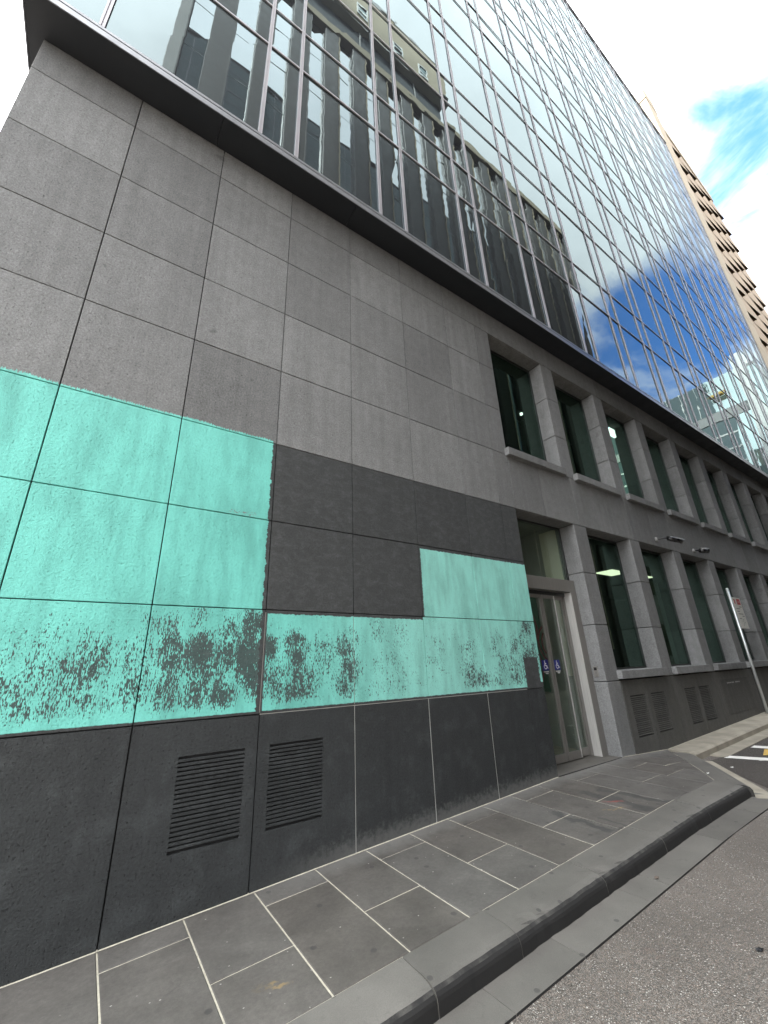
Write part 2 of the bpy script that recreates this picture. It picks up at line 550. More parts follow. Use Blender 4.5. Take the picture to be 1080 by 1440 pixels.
def mat_paving():
    m, t, out = new_mat("bluestone_paving")
    P = pos(t)
    s = t.xyz(P)
    k = t.ss(t.noise(P, 2.2, 5, 0.62), 0.28, 0.72, 0.74, 1.28, 'LINEAR')
    k = t.m('MULTIPLY', k, t.ss(rnd(t), 0, 1, 0.84, 1.14, 'LINEAR'))
    k = t.m('MULTIPLY', k, t.ss(t.noise(P, 240, 2, 0.6), 0.3, 0.7, 0.90, 1.10, 'LINEAR'))
    c = t.v('SCALE', t.mix(rnd(t), (0.094, 0.085, 0.076), (0.081, 0.077, 0.072)), s=k)
    c = t.v('SCALE', c, s=t.ss(t.noise(P, 38, 6, 0.75), 0.3, 0.7, 0.80, 1.20, 'LINEAR'))
    scr = t.ss(t.noise(t.comb(t.m('MULTIPLY', s[0], 1.0), t.m('MULTIPLY', s[1], 5.0), 0.0), 9.0, 5, 0.7, 1.0), 0.62, 0.74)
    c = t.mix(t.m('MULTIPLY', scr, 0.35), c, (0.19, 0.185, 0.175))
    # gum spots, grime, scratches, spilt stain by the door, chalk marks
    gum = t.voro(P, 3.6, dim='2D')
    gm = t.m('MULTIPLY', t.ss(t.m('ADD', gum.outputs['Distance'], t.m('MULTIPLY', t.noise(P, 30, 2), 0.05)), 0.105, 0.08), t.ss(t.xyz(gum.outputs['Color'])[0], 0.60, 0.62))
    c = t.mix(t.m('MULTIPLY', gm, 0.65), c, (0.035, 0.034, 0.034))
    pale = t.voro(t.v('ADD', P, (5.3, 2.1, 0)), 9.0, dim='2D')
    pm = t.m('MULTIPLY', t.ss(t.m('ADD', pale.outputs['Distance'], t.m('MULTIPLY', t.noise(P, 60, 2), 0.16)), 0.125, 0.095), t.ss(t.xyz(pale.outputs['Color'])[1], 0.80, 0.82))
    c = t.mix(t.m('MULTIPLY', pm, 0.75), c, (0.42, 0.41, 0.38))
    grime = t.ss(t.noise(P, 6.0, 5, 0.7, 0.8), 0.60, 0.74)
    c = t.mix(t.m('MULTIPLY', grime, 0.5), c, (0.04, 0.038, 0.036))
    dustw = t.m('MULTIPLY', t.ss(t.m('ADD', s[1], t.m('MULTIPLY', t.noise(P, 8, 3), 0.2)), -0.16, 0.08), t.ss(s[0], 0.8, 2.2))
    c = t.mix(t.m('MULTIPLY', dustw, 0.38), c, (0.22, 0.22, 0.21))
    wx = t.m('ADD', s[0], t.m('MULTIPLY', t.m('SUBTRACT', t.noise(P, 4.0, 3, 0.6), 0.5), 0.30))
    wy = t.m('ADD', s[1], t.m('MULTIPLY', t.m('SUBTRACT', t.noise(t.v('ADD', P, (9, 9, 9)), 4.0, 3, 0.6), 0.5), 0.30))

    def seg(ax, ay, bx, by, w):
        n = math.hypot(bx - ax, by - ay)
        ux, uy = (bx - ax) / n, (by - ay) / n
        dx = t.m('SUBTRACT', wx, ax)
        dy = t.m('SUBTRACT', wy, ay)
        along = t.m('ADD', t.m('MULTIPLY', dx, ux), t.m('MULTIPLY', dy, uy))
        ac = t.m('ABSOLUTE', t.m('ADD', t.m('MULTIPLY', dx, -uy), t.m('MULTIPLY', dy, ux)))
        e = t.m('MULTIPLY', t.ss(along, -0.02, 0.06), t.ss(along, n + .02, n - .06))
        return t.m('MULTIPLY', e, t.ss(ac, w, w * 0.55))
    st = seg(4.75, -0.46, 4.72, -1.28, .085)
    for a in ((4.95, -.50, 5.05, -1.38, .06), (4.02, -.55, 4.02, -1.22, .05), (4.25, -.92, 4.2, -1.25, .03), (4.35, -1.22, 4.52, -1.42, .035), (4.52, -1.42, 4.75, -1.30, .03)):
        st = t.m('MAXIMUM', st, seg(*a))
    c = t.mix(t.m('MULTIPLY', st, 0.62), c, (0.03, 0.031, 0.032))
    ye = t.m('MAXIMUM', seg(1.03, -.94, 1.12, -1.04, .035), seg(4.42, -.88, 4.60, -1.0, .02))
    c = t.mix(t.m('MULTIPLY', ye, t.ss(t.noise(P, 40, 3), 0.42, 0.6, 0.0, 0.3)), c, (0.42, 0.27, 0.07))
    re = seg(4.62, -.80, 4.75, -.92, .03)
    c = t.mix(t.m('MULTIPLY', re, 0.5), c, (0.30, 0.06, 0.05))
    r = t.ss(t.noise(P, 5.0, 4, 0.6), 0.3, 0.7, 0.50, 0.72, 'LINEAR')
    hgt = t.m('ADD', t.noise(P, 180, 3, 0.6), t.m('MULTIPLY', t.noise(P, 14, 3, 0.6), 1.5))
    principled(t, out, c, r, t.bump(hgt, 0.16, 0.004), 0, 0.45)
    return m


def mat_kerb():
    m, t, out = new_mat("bluestone_kerb")
    P = pos(t)
    g = t.n.new('ShaderNodeNewGeometry')
    k = t.ss(t.noise(P, 2.6, 4, 0.6), 0.25, 0.75, 0.80, 1.18, 'LINEAR')
    k = t.m('MULTIPLY', k, t.ss(rnd(t), 0, 1, 0.88, 1.12, 'LINEAR'))
    k = t.m('MULTIPLY', k, t.ss(t.noise(P, 200, 2, 0.6), 0.3, 0.7, 0.88, 1.12, 'LINEAR'))
    c = t.v('SCALE', (0.116, 0.110, 0.100), s=k)
    gum = t.voro(P, 4.5, dim='2D')
    gm = t.m('MULTIPLY', t.ss(gum.outputs['Distance'], 0.085, 0.06), t.ss(t.xyz(gum.outputs['Color'])[0], 0.55, 0.57))
    c = t.mix(t.m('MULTIPLY', gm, 0.6), c, (0.035, 0.034, 0.034))
    gr = t.ss(t.noise(P, 7.0, 5, 0.7, 0.8), 0.58, 0.72)
    c = t.mix(t.m('MULTIPLY', gr, 0.35), c, (0.05, 0.046, 0.044))
    # street face: near-black colour on the upright side of the stones
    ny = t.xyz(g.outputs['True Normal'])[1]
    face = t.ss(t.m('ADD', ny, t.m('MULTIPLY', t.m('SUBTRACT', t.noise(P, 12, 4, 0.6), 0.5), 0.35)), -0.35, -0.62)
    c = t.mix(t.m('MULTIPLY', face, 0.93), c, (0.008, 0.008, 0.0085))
    principled(t, out, c, t.ss(face, 0, 1, 0.62, 0.8, 'LINEAR'), t.bump(t.m('ADD', t.noise(P, 150, 3, 0.6), t.m('MULTIPLY', t.noise(P, 12, 3), 1.5)), 0.2, 0.004), 0, 0.4)
    return m


def mat_asphalt(name, base, lightc):
    m, t, out = new_mat(name)
    P = pos(t)
    v1 = t.voro(P, 150)
    v2 = t.voro(t.v('ADD', P, (3, 1, 2)), 60)
    cr = t.xyz(v1.outputs['Color'])
    c2 = t.xyz(v2.outputs['Color'])
    k = t.ss(cr[0], 0, 1, 0.62, 1.40, 'LINEAR')
    k = t.m('MULTIPLY', k, t.ss(t.noise(P, 1.3, 4, 0.6), 0.25, 0.75, 0.80, 1.18, 'LINEAR'))
    k = t.m('MULTIPLY', k, t.ss(v1.outputs['Distance'], 0.2, 0.75, 1.1, 0.55, 'LINEAR'))
    c = t.v('SCALE', t.mix(cr[1], base, (base[0] * 1.12, base[1] * 0.98, base[2] * 0.9)), s=k)
    chip = t.m('MULTIPLY', t.ss(cr[2], 0.90, 0.94), t.ss(v1.outputs['Distance'], 0.55, 0.3))
    chip2 = t.m('MULTIPLY', t.ss(c2[2], 0.93, 0.95), t.ss(v2.outputs['Distance'], 0.30, 0.2))
    c = t.mix(t.m('MULTIPLY', t.m('MAXIMUM', chip, chip2), 0.8), c, lightc)
    red = t.ss(t.noise(t.v('ADD', P, (2, 5, 1)), 3.3, 4, 0.65), 0.62, 0.76)
    c = t.mix(t.m('MULTIPLY', red, 0.22), c, (0.20, 0.10, 0.085))
    h = t.m('ADD', t.m('MULTIPLY', v1.outputs['Distance'], -1.0), t.m('MULTIPLY', t.noise(P, 20, 3), 0.5))
    r = t.ss(cr[0], 0, 1, 0.42, 0.8, 'LINEAR')
    principled(t, out, c, r, t.bump(h, 0.55, 0.008), 0, 0.5)
    return m


def mat_glass(name, tint, refl, ior, wave=0.0, bias=0.0, opaque=None, gain=1.0):
    """window glass: fresnel mirror over tinted see-through (or an opaque dark back coat)"""
    m, t, out = new_mat(name)
    P = pos(t)
    nm = None
    if wave > 0:
        o = t.n.new('ShaderNodeObjectInfo')
        sh = t.v('ADD', P, t.v('SCALE', (37.0, 11.0, 23.0), s=o.outputs['Random']))
        q = t.xyz(sh)
        n1 = t.noise(t.comb(q[0], q[1], t.m('MULTIPLY', q[2], 0.7)), 1.1, 2, 0.5)
        n2 = t.noise(t.comb(t.m('MULTIPLY', q[0], 0.8), q[1], t.m('MULTIPLY', q[2], 2.2)), 1.6, 1, 0.5)
        nm = t.bump(t.m('ADD', n1, t.m('MULTIPLY', n2, 0.55)), 1.0, wave)
    fr = t.n.new('ShaderNodeFresnel')
    fr.inputs['IOR'].default_value = ior
    gl = t.n.new('ShaderNodeBsdfGlossy')
    gl.inputs['Color'].default_value = (*refl, 1)
    gl.inputs['Roughness'].default_value = 0.0
    if nm is not None:
        t.l.new(nm, gl.inputs['Normal'])
    if opaque:
        bk = t.n.new('ShaderNodeBsdfDiffuse')
        bk.inputs['Color'].default_value = (*opaque, 1)
    else:
        bk = t.n.new('ShaderNodeBsdfTransparent')
        bk.inputs['Color'].default_value = (*tint, 1)
    mx = t.n.new('ShaderNodeMixShader')
    bf = t.n.new('ShaderNodeNewGeometry').outputs['Backfacing']
    fac = t.m('MULTIPLY', t.m('MULTIPLY_ADD', fr.outputs[0], gain, bias, clamp=True), t.m('SUBTRACT', 1.0, bf))
    t.l.new(fac, mx.inputs[0])
    t.l.new(bk.outputs[0], mx.inputs[1])
    t.l.new(gl.outputs[0], mx.inputs[2])
    t.l.new(mx.outputs[0], out.inputs[0])
    return m


def mat_emit(name, color, strength):
    m, t, out = new_mat(name)
    e = t.n.new('ShaderNodeEmission')
    e.inputs[0].default_value = (*color, 1)
    e.inputs[1].default_value = strength
    t.l.new(e.outputs[0], out.inputs[0])
    return m


def mat_brushed(name, color, rough=0.35, metal=1.0):
    m, t, out = new_mat(name)
    P = pos(t)
    s = t.xyz(P)
    n = t.noise(t.comb(t.m('MULTIPLY', s[0], 60), t.m('MULTIPLY', s[1], 60), t.m('MULTIPLY', s[2], 1.5)), 2.0, 3, 0.6)
    k = t.ss(n, 0.3, 0.7, 0.85, 1.12, 'LINEAR')
    principled(t, out, t.v('SCALE', color, s=k), t.ss(n, 0.3, 0.7, rough - .06, rough + .1, 'LINEAR'), None, metal)
    return m


M = dict(
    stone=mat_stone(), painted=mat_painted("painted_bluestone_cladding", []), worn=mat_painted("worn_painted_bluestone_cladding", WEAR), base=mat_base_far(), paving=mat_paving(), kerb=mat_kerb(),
    road=mat_asphalt("road_asphalt", (0.146, 0.137, 0.125), (0.48, 0.47, 0.43)),
    lane=mat_asphalt("dark_road_asphalt", (0.062, 0.057, 0.052), (0.2, 0.19, 0.17)),
    mortar=simple("mortar", (0.46, 0.43, 0.35), 0.9, var=.25, nscale=30, bump=.3),
    joint=simple("dark_joint_backing", (0.016, 0.016, 0.017), 0.9),  # dark backing colour that shows in the joints
    sealant=simple("pale_sealant", (0.42, 0.42, 0.40), 0.7),
    soffit=simple("soffit_metal", (0.011, 0.013, 0.017), 0.5, 0.0, .08, 1.0),
    fascia=simple("fascia_aluminium", (0.20, 0.207, 0.222), 0.38, 0.6, .08, 2.0),
    mullion=mat_brushed("mullion_aluminium", (0.40, 0.385, 0.415), 0.4, 0.3),
    bronze=mat_brushed("bronze_grey_frame", (0.25, 0.24, 0.225), 0.42, 0.4),
    steel=mat_brushed("brushed_steel", (0.66, 0.65, 0.63), 0.45, 0.5),
    frame=simple("dark_window_frame", (0.018, 0.02, 0.02), 0.4),
    curtain=mat_glass("mirror_curtain_glass", None, (0.58, 0.70, 0.72), 1.5, 0.0010, 0.165, (0.046, 0.050, 0.055), 0.45),
    wglass=mat_glass("green_window_glass", (0.50, 0.60, 0.56), (0.62, 0.92, 0.78), 1.55, 0.0003, 0.07),
    dglass=mat_glass("door_glass", (0.86, 0.91, 0.88), (0.9, 1.0, 0.95), 1.5, 0.0, 0.03),
    oglass=mat_glass("opposite_window_glass", None, (0.80, 0.82, 0.84), 1.5, 0.0002, 0.45, (0.02, 0.024, 0.028)),
    room=simple("room_paint", (0.26, 0.27, 0.25), 0.9),
    roomdark=simple("dark_room_paint", (0.05, 0.055, 0.053), 0.9),
    cream=simple("cream_wall_paint", (0.62, 0.60, 0.48), 0.8, var=.06),
    greenwall=simple("sage_wall_panel", (0.10, 0.20, 0.15), 0.6, 0, .06),
    carpet=simple("grey_carpet", (0.08, 0.08, 0.08), 0.95),
    lamp=mat_emit("lit_ceiling_panel", (1.0, 0.90, 0.66), 0.9),
    lobby_fill=mat_emit("lobby_fill_glow", (1.0, 0.95, 0.82), 1.1),  # glow of the fill panels added to brighten the lobby
    lampw=mat_emit("lit_downlight", (1.0, 0.98, 0.92), 1.3),
    tan=simple("old_footpath_stone", (0.30, 0.275, 0.225), 0.85, 0, .3, 3.5, .25),
    white=simple("white_road_paint", (0.74, 0.73, 0.70), 0.7, 0, .15, 12),
    yellow=simple("yellow_road_paint", (0.60, 0.40, 0.10), 0.7, 0, .3, 20),
    towerpanel=simple("sandstone_precast", (0.27, 0.205, 0.138), 0.85, 0, .10, .6, .1, 30),
    towerflat=simple("cream_precast", (0.33, 0.275, 0.195), 0.85, 0, .06, .6),
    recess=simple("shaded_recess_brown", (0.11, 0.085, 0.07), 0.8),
    opier=simple("brown_black_pier", (0.050, 0.045, 0.042), 0.5, 0, .15, .8),
    ostone=simple("buff_stone", (0.36, 0.31, 0.225), 0.85, 0, .12, .8),
    oconc=simple("pale_concrete", (0.34, 0.34, 0.335), 0.85, 0, .1, .8),
    odark=simple("dark_recess_cladding", (0.035, 0.045, 0.055), 0.6),  # even dark cladding of the recessed storey and core block
    owhite=simple("white_trim", (0.74, 0.74, 0.72), 0.6),
    fardark=mat_glass("far_dark_glass", None, (0.5, 0.6, 0.6), 1.5, 0.0, 0.12, (0.012, 0.022, 0.022)),
    farpale=mat_glass("far_pale_glass", None, (0.7, 0.82, 0.80), 1.5, 0.0, 0.45, (0.22, 0.28, 0.27)),
    galv=mat_brushed("galvanised_steel", (0.66, 0.70, 0.70), 0.38, 0.8),
    signwhite=simple("sign_white", (0.62, 0.62, 0.58), 0.55, 0, .06),
    red=simple("sign_red", (0.40, 0.045, 0.05), 0.55),
    ink=simple("sign_ink", (0.16, 0.17, 0.16), 0.6),
    inkgreen=simple("sign_green_ink", (0.05, 0.12, 0.11), 0.6),
    blue=simple("sticker_blue", (0.010, 0.018, 0.20), 0.35),
    stickwhite=simple("sticker_white", (0.78, 0.78, 0.78), 0.5),
    maroon=simple("maroon_film", (0.060, 0.020, 0.018), 0.6),
    camblack=simple("camera_black_plastic", (0.012, 0.012, 0.013), 0.3),
    camwhite=simple("camera_pale_plastic", (0.17, 0.17, 0.165), 0.5),
)

# ------------------------------------------------------------------ ground, road, pavement
def sheet(name, xs, ys, zf, mat, kind='structure', parent=None):
    V = [(x, y, zf(x, y)) for x in xs for y in ys]
    n = len(ys)
    F = [(i * n + j, (i + 1) * n + j, (i + 1) * n + j + 1, i * n + j + 1) for i in range(len(xs) - 1) for j in range(n - 1)]
    o = mesh(name, V, F, mat, parent)
    if kind: o['kind'] = kind
    return o


XS = [-400, -30, -10, 0, 5.02, 6.4, 8.0, 12.8, 20, 34, 60, 150, 400]
sheet("ground", XS, [-400, -60, -20, 0, 20, 60, 400], lambda x, y: HR(x) - 0.10, M['lane'])
XR = [-30, -15, -8, -4, -2, 0, 1, 2, 3, 4, 5.02, 5.7, 6.4, 7.2, 8.0, 10, 12.8, 20, 34, 60]


def road_z(x, y):
    return HR(x) - 0.004 + 0.022 * min(max(-1.75 - y, 0), 2.0) * 1.0 - 0.022 * max(-3.75 - y, 0)


sheet("road", XR, [-6.0, -5, -4, -3.75, -3, -2.2, -1.75, -1.2, -0.2], lambda x, y: road_z(x, y), M['road'])

# darker re-laid asphalt beyond the kerb corner
DG0, DG1 = Vector((6.27, -1.55)), Vector((7.90, -0.39))
DGD = (DG1 - DG0).normalized()
DGN = Vector((DGD.y, -DGD.x))              # points to the street
vq = []
for (x, y) in ((6.55, -1.75), (7.95, -0.50), (9.0, -0.62), (14, -0.62), (30, -0.62), (30, -2.6), (9.6, -2.4)):
    vq.append((x, y, road_z(x, y) + 0.004))
dk = MB()
cx, cy = 9.3, -1.35
cz = road_z(cx, cy) + 0.004
for a, b in zip(vq, vq[1:] + vq[:1]):
    dk.poly([(cx, cy, cz), b, a])
o = dk.build("road_patch", M['lane'])
o['kind'] = 'structure'


def clip(poly, n, d):
    """keep the part of a convex polygon where n.p <= d"""
    out = []
    for a, b in zip(poly, poly[1:] + poly[:1]):
        da, db = n.dot(Vector(a)) - d, n.dot(Vector(b)) - d
        if da <= 0:
            out.append(a)
        if (da <= 0) != (db <= 0):
            s = da / (da - db)
            out.append((a[0] + (b[0] - a[0]) * s, a[1] + (b[1] - a[1]) * s))
    return out


pave = empty("pavement", (0, 0, 0), kind='structure')


def slab(poly, mat, name="paving_slab", parent=pave, gap=0.005, th=0.05, dz=0.0, zf=PZ, ch=0.004):
    """a flag with chamfered top edge over the convex outline poly (counter-clockwise)"""
    n = len(poly)
    cxx = sum(p[0] for p in poly) / n
    cyy = sum(p[1] for p in poly) / n

    def inset(g):
        res = []
        for i in range(n):
            p, a, b = Vector(poly[i]), Vector(poly[i - 1]), Vector(poly[(i + 1) % n])
            e1, e2 = (p - a), (b - p)
            if e1.length < 1e-5 or e2.length < 1e-5:
                res.append(p); continue
            e1.normalize(); e2.normalize()
            n1, n2 = Vector((-e1.y, e1.x)), Vector((-e2.y, e2.x))
            k = n1 + n2
            dd = max(k.dot(n1), 0.3)
            res.append(p + k * (g / dd))
        return res
    o1, o2 = inset(gap), inset(gap + ch)
    tilt = (random.uniform(-.002, .002), random.uniform(-.002, .002))
    zz = lambda p: zf(p.x, p.y) + dz + tilt[0] * (p.x - cxx) * 2 + tilt[1] * (p.y - cyy) * 2
    V = [(p.x, p.y, zz(p)) for p in o2] + [(p.x, p.y, zz(p) - ch * .8) for p in o1] + [(p.x, p.y, zz(p) - th) for p in o1]
    F = [tuple(range(n))]
    for i in range(n):
        j = (i + 1) % n
        F.append((n + i, n + j, j, i))
        F.append((2 * n + i, 2 * n + j, n + j, n + i))
    return mesh(name, V, F, mat, parent)


# mortar bed
KI = -1.228          # inner line of the kerb stones
inner_d = DGN.dot(DG0) - 0.30
bed = MB()
bx = [-3, -1.5, 0, 1, 2, 3, 4, 5.02, 5.3, 5.6, 5.9, 6.2, 6.58, 6.9, 7.2, 7.6, 7.94]
for a, b in zip(bx, bx[1:]):
    for y0, y1 in ((KI - .007, -.6), (-.6, 0.0)):
        pl = clip([(a, y0), (b, y0), (b, y1), (a, y1)], DGN, inner_d)
        if len(pl) > 2:
            bed.poly([(p[0], p[1], PZ(*p) - 0.0045) for p in pl])
bed.build("mortar_bed", M['mortar'], pave)
# flags: bonded courses across the footpath
cross = [-2.0, -1.53, -1.06, -0.58, -0.11, 0.354, 0.828, 1.300, 1.782, 2.252, 2.724, 3.198, 3.680, 4.112, 4.585, 5.06, 5.55, 6.03, 6.50, 6.98, 7.45, 7.94]
for i, (a, b) in enumerate(zip(cross, cross[1:])):
    ys = (0.0, -0.228, KI) if i % 2 == 1 else (0.0, -0.735, KI)
    if a > 6.0:
        ys = (0.0, -0.36, -0.80, KI) if i % 2 else (0.0, -0.58, KI)
    for y1, y0 in zip(ys, ys[1:]):
        pl = clip([(a, y0), (b, y0), (b, y1), (a, y1)], DGN, inner_d)
        if len(pl) > 2:
            ar = abs(sum(p[0] * q[1] - p[1] * q[0] for p, q in zip(pl, pl[1:] + pl[:1]))) / 2
            if ar > 0.01:
                slab(pl, M['paving'])
# pale strip of mortar along the wall foot
wf = MB()
for a, b in zip([-2.0, -1, 0, 1, 2, 3, 4, 5.02], [-1, 0, 1, 2, 3, 4, 5.02]):
    wf.poly([(a, -0.012, PZ(a, 0) + 0.002), (b, -0.012, PZ(b, 0) + 0.002), (b, 0.01, PZ(b, 0) + 0.006), (a, 0.01, PZ(a, 0) + 0.006)])
for a, b in ((6.6, 7.94), (7.94, 12.8), (12.8, 20)):
    wf.poly([(a, -0.012, PZ(a, 0) + 0.002), (b, -0.012, PZ(b, 0) + 0.002), (b, 0.01, PZ(b, 0) + 0.006), (a, 0.01, PZ(a, 0) + 0.006)])
wf.build("mortar_fillet", M['mortar'], pave)
# threshold slab in the entrance recess
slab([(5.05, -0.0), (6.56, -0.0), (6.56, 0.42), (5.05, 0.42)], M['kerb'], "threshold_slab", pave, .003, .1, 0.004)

kerb = empty("kerb", (0, -1.4, 0), kind='structure')
KPROF = [(-1.232, 0.0), (-1.40, -0.001), (-1.440, -0.003), (-1.466, -0.0075), (-1.488, -0.015), (-1.505, -0.026), (-1.516, -0.040), (-1.521, -0.056), (-1.545, -0.26), (-1.232, -0.26)]


def prism(name, st, mat, parent, smooth=False):
    """st = list of cross-sections (same count of points), capped"""
    n = len(st[0])
    V = [p for s_ in st for p in s_]
    F = []
    for k in range(len(st) - 1):
        for i in range(n):
            j = (i + 1) % n
            F.append((k * n + i, k * n + j, (k + 1) * n + j, (k + 1) * n + i))
    F.append(tuple(range(n))[::-1])
    F.append(tuple(range((len(st) - 1) * n, len(st) * n)))
    return mesh(name, V, F, mat, parent, None, smooth)


kx = [-2.6, -1.75, -0.9, -0.02, 0.86, 1.72, 2.36, 3.30, 4.22, 5.15, 6.27]
for a, b in zip(kx, kx[1:]):
    dz = random.uniform(-.002, .002)
    st = []
    ns = max(2, int((b - a) / 0.07))
    for q in range(ns + 1):
        x = a + .003 + (b - a - .006) * q / ns
        jy, jz = random.gauss(0, .0016), random.gauss(0, .0012)
        if random.random() < .07: jy, jz = .007, -.005
        if b < 6.2:
            st.append([(x, y + (jy if 4 <= m_ <= 7 else 0), PZ(x, y) + z + dz + (jz if 2 <= m_ <= 6 else 0)) for m_, (y, z) in enumerate(KPROF)])
            continue
        st.append([(x if x < 6.2 else 6.27 - 0.15 * ((y + 1.545) / .31), y, PZ(x, y) + z + dz) for y, z in KPROF])
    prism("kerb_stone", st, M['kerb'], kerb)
# diagonal kerb back to the wall
for k in range(2):
    st = []
    L = (DG1 - DG0).length
    for u in (L * k / 2 + (0.0 if k == 0 else .003), L * (k + 1) / 2 - .003):
        q = DG0 + DGD * u
        sec = []
        for w, z in ((-0.297, 0.0), (-0.12, -.001), (-0.06, -.006), (-.02, -.02), (0.0, -.045), (0.015, -.26), (-0.297, -.26)):
            p = q + DGN * w
            if k == 0 and u == 0.0:
                p = Vector((6.27 - 0.15 * ((min(p.y, KI) + 1.545) / .31) + .004, p.y)) if False else p
            sec.append((p.x, p.y, PZ(p.x, p.y) + z))
        st.append(sec)
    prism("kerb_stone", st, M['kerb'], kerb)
gutter = empty("gutter", (0, -1.65, -0.1), kind='structure')
gx = [-2.9, -2.0, -1.2, -0.35, 0.55, 1.35, 2.02, 2.62, 3.42, 3.72, 4.75, 5.7, 6.45]
for a, b in zip(gx, gx[1:]):
    st = []
    for x in (a + .002, b - .002):
        st.append([(x, -1.50, HR(x) + 0.004), (x, -1.748, HR(x) + 0.006), (x, -1.752, HR(x) - 0.01), (x, -1.752, HR(x) - .08), (x, -1.50, HR(x) - .08)])
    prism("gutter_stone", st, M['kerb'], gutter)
gd0, gd1 = DG0 + DGN * 0.0, DG1
st = []
for q, xx in ((DG0 - DGD * 0.05, 0), (DG0 + DGD * L * .5, 0), (DG1, 0)):
    a, b = q + DGN * 0.0, q + DGN * 0.20
    za, zb = HR(a.x), HR(b.x)
    st.append([(a.x, a.y, za + .006), (b.x, b.y, zb + .008), (b.x, b.y, zb - .08), (a.x, a.y, za - .08)])
prism("gutter_stone", st, M['tan'], gutter)

# narrow footpath further up the street
fp = empty("footpath", (8, -0.2, 0.1), kind='structure')
fx = [7.94, 8.65, 9.75, 10.9, 12.0, 13.1, 14.2, 15.3, 17.5, 20, 24, 31]
for a, b in zip(fx, fx[1:]):
    st = []
    for x in (a + .003, b - .003):
        z = PZ(x, 0)
        st.append([(x, 0.0, z), (x, -0.30, z - .004), (x, -0.355, z - .012), (x, -.385, z - .035), (x, -.40, z - .25), (x, 0.0, z - .25)])
    prism("footpath_stone", st, M['tan'], fp)
fgut = empty("far_gutter", (8, -0.5, 0), kind='structure')
for a, b in zip([8.4, 9.9, 11.4, 12.9, 15, 20], [9.9, 11.4, 12.9, 15, 20, 31]):
    st = []
    for x in (a + .003, b - .003):
        z = HR(x) + .007
        st.append([(x, -0.38, z), (x, -0.62, z + .002), (x, -.62, z - .05), (x, -.38, z - .05)])
    prism("gutter_stone", st, M['tan'], fgut)


def mark(name, pts, mat):
    V = [(x, y, road_z(x, y) + 0.0125) for x, y in pts]
    o = mesh(name, V, [tuple(range(len(V)))], mat)
    return tag(o, kind='structure')


mark("road_marking", [(8.33, -0.60), (8.52, -0.52 - .10), (9.05, -2.4), (8.80, -2.4)][::1], M['white'])
mark("road_marking", [(8.20, -0.98), (8.56, -1.02), (8.80, -2.4), (8.45, -2.4)], M['white'])
mark("road_marking", [(9.30, -0.66), (9.50, -0.66), (9.9, -2.2), (9.62, -2.2)], M['white'])
mark("road_marking", [(8.82, -0.95), (9.28, -0.85), (9.34, -0.92), (9.0, -1.14)], M['yellow'])

sheet("opposite_pavement", [-30, 0, 6, 13, 34, 58], [-7.4, -5.6], lambda x, y: HR(x) + 0.06, M['tan'])

# ------------------------------------------------------------------ the office building
bld = empty("office_building", (14, 4, 0.2), "grey stone and mirror glass office building with teal paint on its lower wall", "building")
Z = [1.219, 2.061, 2.903, 3.748, 4.673, 5.513, 6.356, 7.181, 7.68]      # bed joints
X = [-1.44, -0.548, 0.354, 1.256, 2.158, 3.060, 3.961, 4.691, 5.040]    # upright joints of the blank wall
G = 0.0045                                                              # half joint
PER, OPEN, X0 = 1.905, 1.530, 5.040
XEND = 31.2
TH = 0.035


def panel(x0, x1, z0, z1, mat, name="wall_panel", y0=0.0, th=TH, g=G, dy=None):
    d = random.uniform(-.0012, .0012) if dy is None else dy
    return box(name, x0 + g, x1 - g, y0 + d, y0 + th, z0 + g, z1 - g, mat, bld, 0.0022)


def grille_panel(x0, x1, z0, z1, vx0, vx1, mat, vz0=0.404, vz1=0.988, n=21):
    a, b, c, d = x0 + G, x1 - G, z0 + G, z1 - G
    V, F = [], []
    for y in (0.0, TH):
        V += [(a, y, c), (b, y, c), (b, y, d), (a, y, d), (vx0, y, vz0), (vx1, y, vz0), (vx1, y, vz1), (vx0, y, vz1)]
    for k in range(4):
        j = (k + 1) % 4
        F.append((k, j, 4 + j, 4 + k))
        F.append((k, 8 + k, 8 + j, j))
        F.append((4 + k, 4 + j, 12 + j, 12 + k))
    p = mesh("grille_panel", V, F, mat, bld)
    pitch = (vz1 - vz0) / n
    slot = 0.0105
    for i in range(1, n):
        zc = vz0 + i * pitch
        box("slat", vx0 - .001, vx1 + .001, 0.0008, 0.016, zc - pitch / 2 + slot / 2 + .0005, zc + pitch / 2 - slot / 2 + .0005, mat, p, 0.0015)
    return p


# backing (seen only in the joints)
back = MB()
back.box(-1.44 + .04, 5.04 - .02, 0.024, 0.30, -1.0, 7.66)
back.box(5.02, 31.2, 0.06, 0.30, 7.19, 7.66)
back.box(5.02, 31.2, 0.06, 0.30, 3.76, 4.66)
back.box(6.60, 31.2, 0.06, 0.30, -0.5, 1.20)
back.box(22.2, 31.2, 0.05, 0.30, 4.66, 7.19)
back.box(20.3, 31.2, 0.05, 0.30, 1.20, 3.76)
back.build("backing_wall", M['joint'], bld)

rows = [(-0.6, Z[0])] + list(zip(Z, Z[1:]))
for ci, (a, b) in enumerate(zip(X, X[1:])):
    for ri, (c, d) in enumerate(rows):
        mt = M['worn'] if ri == 1 else M['painted'] if ri <= 4 else M['stone']
        if ri == 0:
            c = PZ(a, 0) - 0.25
            if ci == 2:
                grille_panel(a, b, c, d, 0.680, 1.159, mt); continue
            if ci == 3:
                grille_panel(a, b, c, d, 1.358, 1.834, mt); continue
        if ri == 8:
            continue
        panel(a, b, c, d, mt)
